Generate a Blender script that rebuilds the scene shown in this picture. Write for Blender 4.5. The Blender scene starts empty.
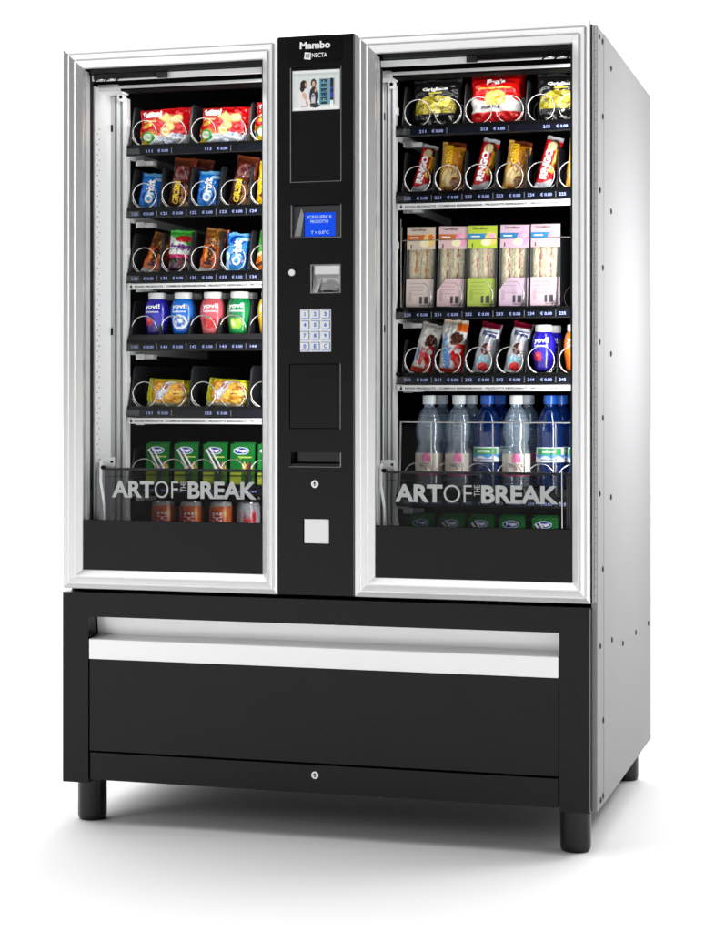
import bpy, math, random
import numpy as np
from mathutils import Vector, noise

random.seed(7)
scene = bpy.context.scene
col = scene.collection
PI = math.pi
GZ = -0.008                       # floor level

# ------------------------------------------------------------------ materials
def lin(c):
    return tuple(((x/12.92) if x <= .04045 else ((x+.055)/1.055)**2.4) for x in c)

def new_mat(name):
    m = bpy.data.materials.new(name); m.use_nodes = True
    nt = m.node_tree
    for n in list(nt.nodes): nt.nodes.remove(n)
    out = nt.nodes.new('ShaderNodeOutputMaterial')
    return m, nt, out

def principled(name, color, rough=.5, metal=0., spec=.5, coat=0., var=0., vscale=30., bump=0., bscale=200.,
               emis=None, estr=1., stretch=None, rvar=0.):
    m, nt, out = new_mat(name)
    b = nt.nodes.new('ShaderNodeBsdfPrincipled')
    nt.links.new(b.outputs[0], out.inputs[0])
    b.inputs['Base Color'].default_value = (*color, 1)
    b.inputs['Roughness'].default_value = rough
    b.inputs['Metallic'].default_value = metal
    b.inputs['Specular IOR Level'].default_value = spec
    b.inputs['Coat Weight'].default_value = coat
    b.inputs['Coat Roughness'].default_value = .08
    if emis:
        b.inputs['Emission Color'].default_value = (*emis, 1)
        b.inputs['Emission Strength'].default_value = estr
    tc = nt.nodes.new('ShaderNodeTexCoord')
    mp = nt.nodes.new('ShaderNodeMapping')
    nt.links.new(tc.outputs['Object'], mp.inputs['Vector'])
    if stretch: mp.inputs['Scale'].default_value = stretch
    if var or rvar:
        n = nt.nodes.new('ShaderNodeTexNoise'); n.inputs['Scale'].default_value = vscale
        n.inputs['Detail'].default_value = 6
        nt.links.new(mp.outputs[0], n.inputs['Vector'])
        if var:
            r = nt.nodes.new('ShaderNodeMapRange')
            r.inputs['To Min'].default_value = 1-var; r.inputs['To Max'].default_value = 1+var
            nt.links.new(n.outputs['Fac'], r.inputs['Value'])
            mx = nt.nodes.new('ShaderNodeVectorMath'); mx.operation = 'SCALE'
            mx.inputs[0].default_value = color
            nt.links.new(r.outputs[0], mx.inputs['Scale'])
            nt.links.new(mx.outputs[0], b.inputs['Base Color'])
        if rvar:
            r2 = nt.nodes.new('ShaderNodeMapRange')
            r2.inputs['To Min'].default_value = rough-rvar; r2.inputs['To Max'].default_value = rough+rvar
            nt.links.new(n.outputs['Fac'], r2.inputs['Value'])
            nt.links.new(r2.outputs[0], b.inputs['Roughness'])
    if bump:
        n2 = nt.nodes.new('ShaderNodeTexNoise'); n2.inputs['Scale'].default_value = bscale
        nt.links.new(mp.outputs[0], n2.inputs['Vector'])
        bp = nt.nodes.new('ShaderNodeBump'); bp.inputs['Strength'].default_value = bump
        bp.inputs['Distance'].default_value = .001
        nt.links.new(n2.outputs['Fac'], bp.inputs['Height'])
        nt.links.new(bp.outputs[0], b.inputs['Normal'])
    return m

def painted(name, rough=.3, coat=.3, bump=.25, bscale=90., emis=0., metal=0.):
    """material that reads the printed artwork from the colour attribute 'art'"""
    m, nt, out = new_mat(name)
    b = nt.nodes.new('ShaderNodeBsdfPrincipled'); nt.links.new(b.outputs[0], out.inputs[0])
    a = nt.nodes.new('ShaderNodeVertexColor'); a.layer_name = 'art'
    nt.links.new(a.outputs[0], b.inputs['Base Color'])
    b.inputs['Roughness'].default_value = rough; b.inputs['Coat Weight'].default_value = coat
    b.inputs['Coat Roughness'].default_value = .15; b.inputs['Metallic'].default_value = metal
    if emis:
        for l_ in list(b.inputs['Base Color'].links): nt.links.remove(l_)
        b.inputs['Base Color'].default_value = (.01, .01, .01, 1)
        nt.links.new(a.outputs[0], b.inputs['Emission Color']); b.inputs['Emission Strength'].default_value = emis
    if bump:
        tc = nt.nodes.new('ShaderNodeTexCoord'); n = nt.nodes.new('ShaderNodeTexNoise')
        n.inputs['Scale'].default_value = bscale; n.inputs['Detail'].default_value = 4
        nt.links.new(tc.outputs['Object'], n.inputs['Vector'])
        bp = nt.nodes.new('ShaderNodeBump'); bp.inputs['Strength'].default_value = bump
        bp.inputs['Distance'].default_value = .004
        nt.links.new(n.outputs['Fac'], bp.inputs['Height']); nt.links.new(bp.outputs[0], b.inputs['Normal'])
    return m

def clear(name, tint, gloss=.08, rough=.03, diffuse=None, dmix=0., edge=.5):
    """thin clear or tinted sheet: transparent + fresnel gloss + optional haze"""
    m, nt, out = new_mat(name)
    t = nt.nodes.new('ShaderNodeBsdfTransparent'); t.inputs[0].default_value = (*tint, 1)
    g = nt.nodes.new('ShaderNodeBsdfGlossy'); g.inputs['Roughness'].default_value = rough
    lw = nt.nodes.new('ShaderNodeLayerWeight'); lw.inputs[0].default_value = .35
    mr = nt.nodes.new('ShaderNodeMapRange'); mr.inputs['From Min'].default_value = .30; mr.inputs['To Min'].default_value = gloss; mr.inputs['To Max'].default_value = edge
    nt.links.new(lw.outputs['Facing'], mr.inputs['Value'])
    src = t.outputs[0]
    if diffuse:
        d = nt.nodes.new('ShaderNodeBsdfDiffuse'); d.inputs[0].default_value = (*diffuse, 1)
        mx = nt.nodes.new('ShaderNodeMixShader'); mx.inputs[0].default_value = dmix
        nt.links.new(src, mx.inputs[1]); nt.links.new(d.outputs[0], mx.inputs[2]); src = mx.outputs[0]
    mx2 = nt.nodes.new('ShaderNodeMixShader')
    nt.links.new(mr.outputs[0], mx2.inputs[0]); nt.links.new(src, mx2.inputs[1]); nt.links.new(g.outputs[0], mx2.inputs[2])
    nt.links.new(mx2.outputs[0], out.inputs[0])
    return m

M = {}
M['floor'] = principled('studio_floor', (.86, .86, .86), .9, spec=.1, var=.01, vscale=2)
M['black'] = principled('black_painted_metal', (.0035, .0035, .0038), (.27), spec=.24, var=.12, vscale=6, bump=.06, bscale=900, rvar=.06)
M['black2'] = principled('black_painted_metal_smooth', (.006, .006, .0064), .22, spec=.3, bump=.04, bscale=900)
M['gloss_black'] = principled('gloss_black', (.006, .006, .006), .12, spec=.4)
M['inner'] = principled('dark_liner', (.004, .004, .0045), .7, spec=.05)
M['seal'] = principled('rubber_seal', (.008, .008, .008), .6, spec=.2)
M['tray'] = principled('dark_tray_plastic', (.010, .010, .012), .38, spec=.35, bump=.1, bscale=500)
M['divider'] = principled('dark_divider_plastic', (.020, .021, .025), .42, spec=.5, bump=.1, bscale=500)
M['alu'] = principled('satin_aluminium', (.86, .86, .86), .24, metal=.62, spec=.5, rvar=.02, vscale=20)
M['aluh'] = principled('brushed_aluminium', (.86, .86, .86), .24, metal=.40, rvar=.02, vscale=20)
M['grip'] = principled('bright_aluminium_grip', (.95, .95, .95), .30, metal=.2)
M['side'] = principled('silver_painted_steel', (.295, .295, .30), .5, metal=.0, spec=.07, rvar=.04, vscale=5, var=.015, bump=.03, bscale=600)
M['sidein'] = principled('silver_painted_steel_fold', (.50, .50, .505), .42, metal=.25, spec=.4)
M['white'] = principled('white_plastic', (.78, .78, .78), .35, spec=.5)
M['offwhite'] = principled('light_grey_plastic', (.55, .55, .56), .4)
M['greyp'] = principled('mid_grey_plastic', (.25, .25, .26), .4)
M['dark'] = principled('dark_hole', (.004, .004, .004), .8, spec=.1)
M['steel'] = principled('polished_steel_wire', (.66, .65, .62), .22, metal=.9)
M['chrome'] = principled('chromed_metal', (.78, .78, .78), .16, metal=.85)
M['silver'] = principled('silver_plastic', (.80, .80, .80), .3, metal=.3)
M['leg'] = principled('black_leg_plastic', (.006, .006, .006), .25, spec=.35)
M['glass'] = clear('door_glass', (.98, .985, .985), .003, .01, edge=.22)
M['smoke'] = clear('smoked_flap', (.62, .62, .63), .002, .05, diffuse=(.02, .02, .021), dmix=.05, edge=.25)
M['letter'] = principled('grey_lettering', (.50, .50, .50), .5)
M['strip'] = principled('price_strip_glossy', (.006, .007, .012), .15, spec=.4)
M['digits'] = principled('pale_blue_digits', (.38, .45, .85), .5)
M['ink'] = principled('black_ink', (.015, .015, .015), .6)
M['whiteink'] = principled('white_ink', (.85, .85, .85), .5)
M['lcd'] = principled('blue_lcd', (0, 0, 0), .2, emis=lin((.02, .30, .93)), estr=1.0)
M['lcdtext'] = principled('lcd_characters', (0, 0, 0), .3, emis=(.55, .75, 1), estr=.9)
M['keyblue'] = principled('key_blue', lin((.0, .45, .85)), .5)
M['keyline'] = principled('key_outline', lin((.45, .58, .80)), .5)
M['picture'] = painted('backlit_picture', .3, 0, 0, emis=.9)
M['wrap'] = painted('printed_foil_wrapper', .24, .45, .6, 55)
M['paper'] = painted('printed_matte', .5, .05, 0)
M['sleeve'] = painted('printed_sleeve', .22, .4, .05, 60)
M['can'] = painted('printed_aluminium_can', .28, .3, 0)
M['cap'] = principled('white_cap', (.82, .82, .80), .35, bump=.15, bscale=300)
M['capgrey'] = principled('pale_translucent_cap', (.78, .82, .84), .3)
M['capblue'] = principled('blue_cap', lin((.08, .30, .66)), .3)
M['pet'] = clear('clear_bottle_plastic', (.84, .90, .95), .10, .10, diffuse=(.66, .82, .98), dmix=.17, edge=1.)
M['petblue'] = clear('blue_bottle_plastic', (.13, .32, .62), .06, .06, diffuse=lin((.05, .24, .58)), dmix=.22, edge=.85)
M['shell'] = clear('clear_sandwich_shell', (.93, .94, .94), .03, .05, diffuse=(.8, .8, .8), dmix=.04, edge=.6)
TXT = {}
def txtmat(c):
    k = tuple(round(x, 3) for x in c)
    if k not in TXT: TXT[k] = principled('printed_ink', lin(c), .45)
    return TXT[k]

# ------------------------------------------------------------------ text outlines
_tc = {}
def glyphs(s, bold=0.):
    k = (s, bold)
    if k in _tc: return _tc[k]
    cu = bpy.data.curves.new('t', 'FONT'); cu.body = s; cu.offset = bold; cu.resolution_u = 4
    o = bpy.data.objects.new('t', cu); col.objects.link(o)
    dg = bpy.context.evaluated_depsgraph_get(); dg.update()
    me = o.evaluated_get(dg).to_mesh()
    v = [(p.co.x, p.co.y) for p in me.vertices]; f = [tuple(p.vertices) for p in me.polygons]
    o.evaluated_get(dg).to_mesh_clear()
    bpy.data.objects.remove(o); bpy.data.curves.remove(cu)
    xs = [p[0] for p in v]; ys = [p[1] for p in v]
    _tc[k] = (v, f, min(xs), max(xs), min(ys), max(ys))
    return _tc[k]

# ------------------------------------------------------------------ mesh builder
class MB:
    def __init__(s): s.v = []; s.f = []; s.m = []; s.c = []; s.mats = []
    def mi(s, mat):
        mat = M[mat] if isinstance(mat, str) else mat
        if mat not in s.mats: s.mats.append(mat)
        return s.mats.index(mat)
    def add(s, vs, fs, mat, cols=None):
        b = len(s.v); s.v += [tuple(p) for p in vs]
        s.c += (cols if cols is not None else [(1, 1, 1)]*len(vs))
        i = s.mi(mat)
        for f in fs: s.f.append(tuple(k+b for k in f)); s.m.append(i)
        return s
    def box(s, x0, x1, y0, y1, z0, z1, mat):
        vs = [(x, y, z) for x in (x0, x1) for y in (y0, y1) for z in (z0, z1)]
        return s.add(vs, [(0, 1, 3, 2), (4, 6, 7, 5), (0, 4, 5, 1), (2, 3, 7, 6), (0, 2, 6, 4), (1, 5, 7, 3)], mat)
    def quad(s, pts, mat): return s.add(pts, [tuple(range(len(pts)))], mat)
    def prism(s, prof, x0, x1, mat):      # profile in (y,z) extruded along x
        n = len(prof)
        vs = [(x0, y, z) for y, z in prof]+[(x1, y, z) for y, z in prof]
        fs = [(i, (i+1) % n, n+(i+1) % n, n+i) for i in range(n)]+[tuple(range(n))[::-1], tuple(range(n, 2*n))]
        return s.add(vs, fs, mat)
    def tube(s, path, r, mat, n=8, closed=False):
        P = [Vector(p) for p in path]; N = len(P); vs = []; fs = []
        for i, p in enumerate(P):
            a = P[max(i-1, 0)]; b = P[min(i+1, N-1)]
            t = (b-a).normalized()
            up = Vector((0, 1, 0)) if abs(t.y) < .8 else Vector((1, 0, 0))
            e1 = t.cross(up).normalized(); e2 = t.cross(e1)
            for k in range(n):
                an = 2*PI*k/n; vs.append(p+e1*(r*math.cos(an))+e2*(r*math.sin(an)))
        for i in range(N-1):
            for k in range(n):
                k2 = (k+1) % n; fs.append((i*n+k, i*n+k2, (i+1)*n+k2, (i+1)*n+k))
        fs.append(tuple(range(n))[::-1]); fs.append(tuple((N-1)*n+k for k in range(n)))
        return s.add(vs, fs, mat)
    def disc(s, cx, cz, y0, y1, r, mat, n=24):   # short cylinder facing -y
        vs = [(cx+r*math.cos(2*PI*k/n), y, cz+r*math.sin(2*PI*k/n)) for y in (y0, y1) for k in range(n)]
        fs = [(k, (k+1) % n, n+(k+1) % n, n+k) for k in range(n)]+[tuple(range(n)), tuple(range(n, 2*n))[::-1]]
        return s.add(vs, fs, mat)
    def lathe(s, prof, mat, n=28, colf=None, ox=0, oy=0):
        vs = []; cs = []
        for j, (r, z) in enumerate(prof):
            for k in range(n+1):
                a = 2*PI*k/n
                vs.append((ox+r*math.sin(a-PI), oy+r*math.cos(a-PI), z))   # k=n/2 faces... -y at a=0
                if colf: cs.append(None)
        fs = []
        for j in range(len(prof)-1):
            for k in range(n):
                fs.append((j*(n+1)+k, j*(n+1)+k+1, (j+1)*(n+1)+k+1, (j+1)*(n+1)+k))
        fs.append(tuple(range(n))); fs.append(tuple((len(prof)-1)*(n+1)+k for k in range(n))[::-1])
        if colf:
            A = np.array([[((k/n+.5) % 1.)-.5 for k in range(n+1)] for _ in prof])   # 0 at the front, -.5..+.5 round
            Z = np.array([[z]*(n+1) for r, z in prof])
            c = colf(Art(A, Z)).c.reshape(-1, 3)
            cs = [tuple(x) for x in c]
        return s.add(vs, fs, mat, cs if colf else None)
    def text(s, body, x0, x1, z0, z1, y, mat, bold=0., fn=None, rot=False):
        v, f, ax, bx, ay, by = glyphs(body, bold)
        out = []
        for (a, b) in v:
            u = (a-ax)/(bx-ax); w = (b-ay)/(by-ay)
            if rot: u, w = 1-w, u
            X = x0+(x1-x0)*u; Z = z0+(z1-z0)*w
            out.append(fn(X, Z) if fn else (X, y, Z))
        return s.add(out, f, mat)
    def build(s, name, parent=None, smooth=False, bevel=0., loc=None, autos=None):
        me = bpy.data.meshes.new(name)
        me.from_pydata(s.v, [], s.f)
        for m in s.mats: me.materials.append(m)
        me.polygons.foreach_set('material_index', s.m)
        at = me.color_attributes.new('art', 'FLOAT_COLOR', 'POINT')
        at.data.foreach_set('color', [x for c in s.c for x in (c[0], c[1], c[2], 1.)])
        if smooth: me.polygons.foreach_set('use_smooth', [True]*len(s.f))
        me.update()
        o = bpy.data.objects.new(name, me); col.objects.link(o)
        if parent: o.parent = parent
        if loc: o.location = loc
        if bevel:
            b = o.modifiers.new('bevel', 'BEVEL'); b.width = bevel; b.segments = 2; b.limit_method = 'ANGLE'
            b.angle_limit = math.radians(40)
        return o

def empty(name, loc=(0, 0, 0)):
    o = bpy.data.objects.new(name, None); col.objects.link(o); o.location = loc
    o.empty_display_size = .05
    return o
def tag(o, label=None, cat=None, group=None, kind=None):
    if label: o['label'] = label
    if cat: o['category'] = cat
    if group: o['group'] = group
    if kind: o['kind'] = kind
    return o
def copy_tree(o, parent=None):
    c = o.copy(); col.objects.link(c); c.parent = parent
    for ch in [x for x in bpy.data.objects if x.parent == o]: copy_tree(ch, c)
    return c

class Art:
    """printed artwork evaluated on the vertices of a surface (u across, v up)"""
    def __init__(s, u, v): s.u = u; s.v = v; s.c = np.ones(u.shape+(3,))
    def fill(s, c): s.c[:] = lin(c); return s
    def m(s, mask, c): s.c[mask] = lin(c); return s
    def rect(s, u0, u1, v0, v1, c): return s.m((s.u >= u0) & (s.u <= u1) & (s.v >= v0) & (s.v <= v1), c)
    def ell(s, u, v, a, b, c, rot=0):
        du = s.u-u; dv = s.v-v; ca, sa = math.cos(rot), math.sin(rot)
        x = du*ca+dv*sa; y = -du*sa+dv*ca
        return s.m((x/a)**2+(y/b)**2 <= 1, c)
    def spots(s, u, v, a, b, n, cs, r, seed=1):
        rr = random.Random(seed)
        for _ in range(n):
            t = rr.random()*2*PI; q = math.sqrt(rr.random())
            s.ell(u+a*q*math.cos(t), v+b*q*math.sin(t), r*(.6+.8*rr.random()), r*(.6+.8*rr.random())*(b/a), rr.choice(cs), rr.random()*3)
        return s
    def lines(s, u0, u1, v0, v1, n, c, th=.3):
        k = (s.v-v0)/(v1-v0)*n
        return s.m((s.u >= u0) & (s.u <= u1) & (s.v >= v0) & (s.v <= v1) & ((k % 1) < th), c)

# ================================================================== THE MACHINE
W = 1.2616; D = .9505; ZD = .5465; ZB = .09; ZT = 1.83
XI0, XI1 = .539, .722
ROOT = (W/2, .48, GZ)
mach = empty('vending_machine', ROOT)
tag(mach, 'tall black and silver twin-bay vending machine with two glass doors, standing on short black legs', 'vending machine')
def part(mb, name, **k):
    o = mb.build(name, mach, loc=(-ROOT[0], -ROOT[1], -ROOT[2]), **k); return o

# cabinet (liner, back, roof, partition)
c = MB()
BZ0, BZ1 = ZD+.004, 1.79
c.box(.004, .040, .052, D-.02, ZB+.01, 1.815, 'inner')          # left wall
c.box(.0, .0035, .052, D-.02, ZB+.002, 1.818, 'side')          # left outer skin
c.box(1.236, 1.262, .052, D-.02, ZB+.01, 1.812, 'inner')
c.box(.040, 1.236, D-.06, D-.02, ZB+.01, 1.812, 'inner')
c.box(.0405, 1.2355, .80, .86, ZB+.012, 1.79, 'inner')
c.box(.545, .716, .125, .80, ZD, 1.80, 'inner')                # partition behind the control column
c.quad([(0, .052, 1.819), (W, .052, 1.819), (W+.012, D-.02, 1.806), (0, D-.02, 1.806)], 'side')
c.box(.040, 1.236, .052, .80, 1.775, 1.803, 'inner')
c.box(.040, 1.236, .052, .80, ZD-.03, ZD+.002, 'inner')
part(c, 'cabinet')

# right side panel with its folded front edge
s = MB(); XS = 1.2745
s.add([(XS, .0105, ZB), (XS+.0006, .012, ZB), (XS+.0006, .098, ZB), (XS+.0022, .104, ZB), (XS+.0022, D, ZB), (XS-.012, D, ZB), (XS-.012, .0105, ZB),
       (XS, .0105, 1.8194), (XS+.0006, .012, 1.8194), (XS+.0006, .098, 1.8185), (XS+.0022, .104, 1.8184), (XS+.0022, D, 1.806), (XS-.012, D, 1.806), (XS-.012, .0105, 1.8194)],
      [(0, 1, 8, 7), (1, 2, 9, 8), (2, 3, 10, 9), (3, 4, 11, 10), (4, 5, 12, 11), (5, 6, 13, 12), (6, 0, 7, 13), (6, 5, 4, 3, 2, 1, 0), (7, 8, 9, 10, 11, 12, 13)], 'side')
sp = part(s, 'side_panel', bevel=.0008)
for (y, z) in [(.035, 1.799), (.083, 1.797), (.205, 1.757), (.088, 1.63), (.045, 1.461), (.205, 1.429), (.088, 1.292), (.040, 1.125), (.203, 1.102),
               (.088, .956), (.042, .789), (.203, .773), (.088, .618), (.05, .451), (.219, .444), (.402, .413), (.638, .411), (.889, .405),
               (.095, .279), (.055, .108), (.092, .110)]:
    r = MB(); x = XS+.0006 if y < .1 else XS+.0022
    n = 14
    vs = [(x+dx, y+rr*math.cos(2*PI*k/n), z+1.15*rr*math.sin(2*PI*k/n)) for dx, rr in ((-.001, .0062), (.0022, .0055)) for k in range(n)]
    r.add(vs, [(k, (k+1) % n, n+(k+1) % n, n+k) for k in range(n)]+[tuple(range(n, 2*n))], 'divider')
    vs = [(x+.0026, y+.0035*math.cos(2*PI*k/n), z+.004*math.sin(2*PI*k/n)) for k in range(n)]
    r.add(vs, [tuple(range(n))], 'dark')
    r.build('rivet', sp)

# piano hinge between right door and side panel
h = MB()
h.box(W+.0015, W+.0025, .002, .05, ZD+.004, 1.822, 'seal')
h.box(W+.003, W+.0055, .006, .04, ZD+.004, 1.820, 'white')
h.tube([(W+.0092, .012, ZD+.006), (W+.0092, .012, 1.820)], .0032, 'offwhite', n=10)
z = ZD+.02
while z < 1.81:
    h.tube([(W+.0092, .012, z), (W+.0092, .012, z+.0010)], .0034, 'greyp', n=10); z += .019
h.box(W+.001, XS-.0125, .02, .05, ZB+.004, 1.812, 'seal')
part(h, 'piano_hinge')

# base box --------------------------------------------------------
def plate(mb, x0, x1, z0, z1, y0, y1, holes, mat):
    xs = sorted({x0, x1} | {a for h_ in holes for a in h_[:2]}); zs = sorted({z0, z1} | {a for h_ in holes for a in h_[2:]})
    def solid(i, j):
        if i < 0 or j < 0 or i >= len(xs)-1 or j >= len(zs)-1: return False
        cx = (xs[i]+xs[i+1])/2; cz = (zs[j]+zs[j+1])/2
        return not any(h_[0] < cx < h_[1] and h_[2] < cz < h_[3] for h_ in holes)
    for i in range(len(xs)-1):
        for j in range(len(zs)-1):
            if not solid(i, j): continue
            a, b, p, q = xs[i], xs[i+1], zs[j], zs[j+1]
            mb.quad([(a, y0, p), (b, y0, p), (b, y0, q), (a, y0, q)], mat)
            mb.quad([(a, y1, p), (a, y1, q), (b, y1, q), (b, y1, p)], mat)
            if not solid(i-1, j): mb.quad([(a, y0, p), (a, y0, q), (a, y1, q), (a, y1, p)], mat)
            if not solid(i+1, j): mb.quad([(b, y0, p), (b, y1, p), (b, y1, q), (b, y0, q)], mat)
            if not solid(i, j-1): mb.quad([(a, y0, p), (a, y1, p), (b, y1, p), (b, y0, p)], mat)
            if not solid(i, j+1): mb.quad([(a, y0, q), (b, y0, q), (b, y1, q), (a, y1, q)], mat)
b = MB()
ZF = ZD-.0065
plate(b, .001, W, ZB, ZF, 0, .05, [(.0665, 1.1925, ZB-.001, .483)], 'black')
b.box(.001, .0665, .05, .9, ZB, ZF-.001, 'black'); b.box(1.1925, W, .05, .9, ZB, ZF-.001, 'black')
b.box(.0665, 1.1925, .12, .9, ZB+.001, ZF-.001, 'inner')
b.tube([(W-.0008, .0004, ZB+.002), (W-.0008, .0004, ZF-.002)], .0011, 'greyp', n=6)
base = part(b, 'base_box')
p = MB()
# pressed channel: sloping light-grey back and bright lip
X0, X1 = .0685, 1.1905
p.prism([(.0, .383), (.0, .4295), (.003, .4305), (.052, .437), (.046, .482), (.060, .482), (.062, .383)], X0+.0, X1, 'grip')
p.build('grip_channel', base, bevel=.0012)
p = MB(); p.box(X0, X1, .002, .03, .1655, .3825, 'black'); p.build('drawer_front', base, bevel=.0012)
p = MB(); p.box(X0+.001, X1-.001, .003, .03, .0965, .1615, 'black'); p.build('kick_panel', base, bevel=.001)
def lock(x, z, y, r, parent, loc=None):
    k = MB(); k.disc(x, z, y-.004, y+.004, r, 'chrome'); k.disc(x, z, y-.0046, y-.003, r*.78, 'white')
    k.box(x-.0012, x+.0012, y-.0052, y-.004, z-r*.5, z+r*.5, 'dark'); k.box(x-.0032, x, y-.0051, y-.004, z+r*.1, z+r*.4, 'dark')
    return k.build('lock', parent, loc=loc)
lock(.629, .1385, .003, .0085, base)

for (x, y) in [(.050, .062), (W-.043, .062), (W-.043, D-.075), (.050, D-.075)]:
    l = MB(); n = 40; pr = .0345
    prof = [(pr, ZB+.003), (pr, GZ+.012), (pr-.001, GZ+.006), (pr-.003, GZ+.001), (pr-.005, GZ)]
    vs = []
    for (r_, z_) in prof:
        for k in range(n):
            a = 2*PI*k/n; rr = r_*(1-.018*((k % 5) == 0))
            vs.append((x+rr*math.cos(a), y+rr*math.sin(a), z_))
    fs = [(j*n+k, j*n+(k+1) % n, (j+1)*n+(k+1) % n, (j+1)*n+k) for j in range(len(prof)-1) for k in range(n)]
    fs += [tuple(range(n)), tuple((len(prof)-1)*n+k for k in range(n))[::-1]]
    l.add(vs, fs, 'leg'); part(l, 'leg')

# doors ------------------------------------------------------------
PROF = [(0, .050), (0, .0045), (.0008, .0022), (.0018, .0012), (.0118, .0068), (.0128, .0062), (.0136, .0030), (.0146, .0028), (.0262, .0112),
        (.0272, .0106), (.0280, .0072), (.0290, .0070), (.0428, .0205), (.0438, .0235), (.0438, .036), (.030, .050)]
def frame(x0, x1, z0, z1):
    mb = MB(); n = len(PROF)
    ring = []
    for (t, y) in PROF: ring.append([(x0+t, y, z0+t), (x1-t, y, z0+t), (x1-t, y, z1-t), (x0+t, y, z1-t)])
    for k in range(4):                      # four mitred members with sharp mitres
        k2 = (k+1) % 4; vs = []
        for i in range(n): vs += [ring[i][k], ring[i][k2]]
        mb.add(vs, [(2*i, 2*i+1, 2*i+3, 2*i+2) for i in range(n-1)]+[(2*n-2, 2*n-1, 1, 0)], 'alu' if k % 2 else 'aluh')
    return mb
def door(x0, x1, side):
    d = part(frame(x0, x1, ZD+.002, ZT), 'glass_door')
    a0, a1, b0, b1 = x0+.0445, x1-.0445, ZD+.0465, ZT-.0445
    g = MB(); g.box(a0, a1, .0270, .0300, .706, b1, 'glass'); g.build('glass_pane', d)
    g = MB(); g.box(a0-.0002, a1, .0230, .0335, b0-.0005, .7105, 'black'); g.build('lower_panel', d, bevel=.0008)
    # seal behind the frame
    g = MB()
    g.box(a0-.0005, a0+.001, .0365, .058, ZD+.05, b1-.004, 'silver')
    g.box(a0-.002, a0+.002, .0585, .0755, .60, b1-.001, 'seal')
    g.box(a1-.006, a1, .037, .060, .712, b1-.001, 'seal')
    g.box(a0+.012, a1-.006, .037, .075, b1-.010, b1-.001, 'seal')
    g.build('door_seal', d)
    return d, a0, a1, b1
dl, la0, la1, lb1 = door(0.0, XI0-.0005, 'l')
dr, ra0, ra1, rb1 = door(XI1+.0005, W, 'r')

# light wells (the white uprights at the left of each bay) and the header rail with door closer
def upright(x0, x1, name):
    mb = MB()
    mb.box(x0, x0+.004, .076, .185, .56, 1.752, 'white')                    # perforated side web
    z = .75
    k = 0
    while z < 1.66:
        y = .090 if k % 2 else .100
        mb.box(x0+.0038, x0+.0045, y, y+.003, z, z+.003, 'dark'); z += .0125; k += 1
    w = x1-x0
    mb.box(x0+.004, x0+.30*w, .172, .19, .56, 1.742, 'offwhite')
    mb.box(x0+.30*w, x0+.44*w, .176, .19, .56, 1.742, 'greyp')
    mb.box(x0+.44*w, x0+.62*w, .170, .19, .56, 1.742, 'white')
    mb.box(x0+.62*w, x0+.80*w, .175, .19, .56, 1.742, 'offwhite')
    mb.box(x0+.80*w, x1, .166, .19, .56, 1.735, 'white')
    z = .58
    while z < 1.73:
        mb.box(x0+.64*w, x0+.77*w, .1742, .176, z, z+.0022, 'greyp'); z += .0052
    mb.box(x0+.10*w, x0+.2*w, .1708, .174, 1.655, 1.672, 'dark')
    mb.box(x0+.10*w, x0+.2*w, .1708, .174, 1.155, 1.172, 'dark')
    for zz in (1.675, 1.36, 1.045, .70):
        mb.box(x1, x1+.005, .168, .18, zz-.008, zz+.008, 'white')
    mb.box(x0+.002, x1+.006, .10, .165, 1.742, 1.758, 'white'); mb.disc(x0+w*.8, 1.736, .155, .164, .010, 'white', 16)
    mb.disc(x0+w*.8, 1.736, .152, .156, .004, 'dark', 12)
    return part(mb, name)
upright(.046, .094, 'shelf_upright'); upright(.742, .7755, 'shelf_upright')
def header(x0, x1, arm0, arm1, left):
    mb = MB()
    mb.box(x0, x1, .055, .066, 1.7605, 1.7735, 'white')
    mb.box(arm0, arm1, .046, .054, 1.7620, 1.7770, 'black2')
    xe = arm1 if left else arm0
    mb.box(xe-.012, xe+.012, .044, .053, 1.7590, 1.7720, 'tray')
    mb.box(x0, x1, .095, .115, 1.7495, 1.7535, 'offwhite')
    mb.disc(x1-.035 if left else x0+.10, 1.767, .052, .056, .0045, 'silver', 14)
    mb.box(x0, x1, .117, .165, 1.745, 1.7745, 'inner')
    # closer linkage
    for i in range(5):
        xx = (x0+.01+i*.014) if left else (x1-.02-i*.014)
        mb.tube([(xx, .046, 1.757+.004*(i % 2)), (xx+.010, .043, 1.764-.004*(i % 2))], .002, 'chrome' if i % 2 else 'dark', n=6)
    return part(mb, 'door_closer')
header(.052, .53, .06, .235, True); header(.770, 1.222, .985, 1.21, False)

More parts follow.
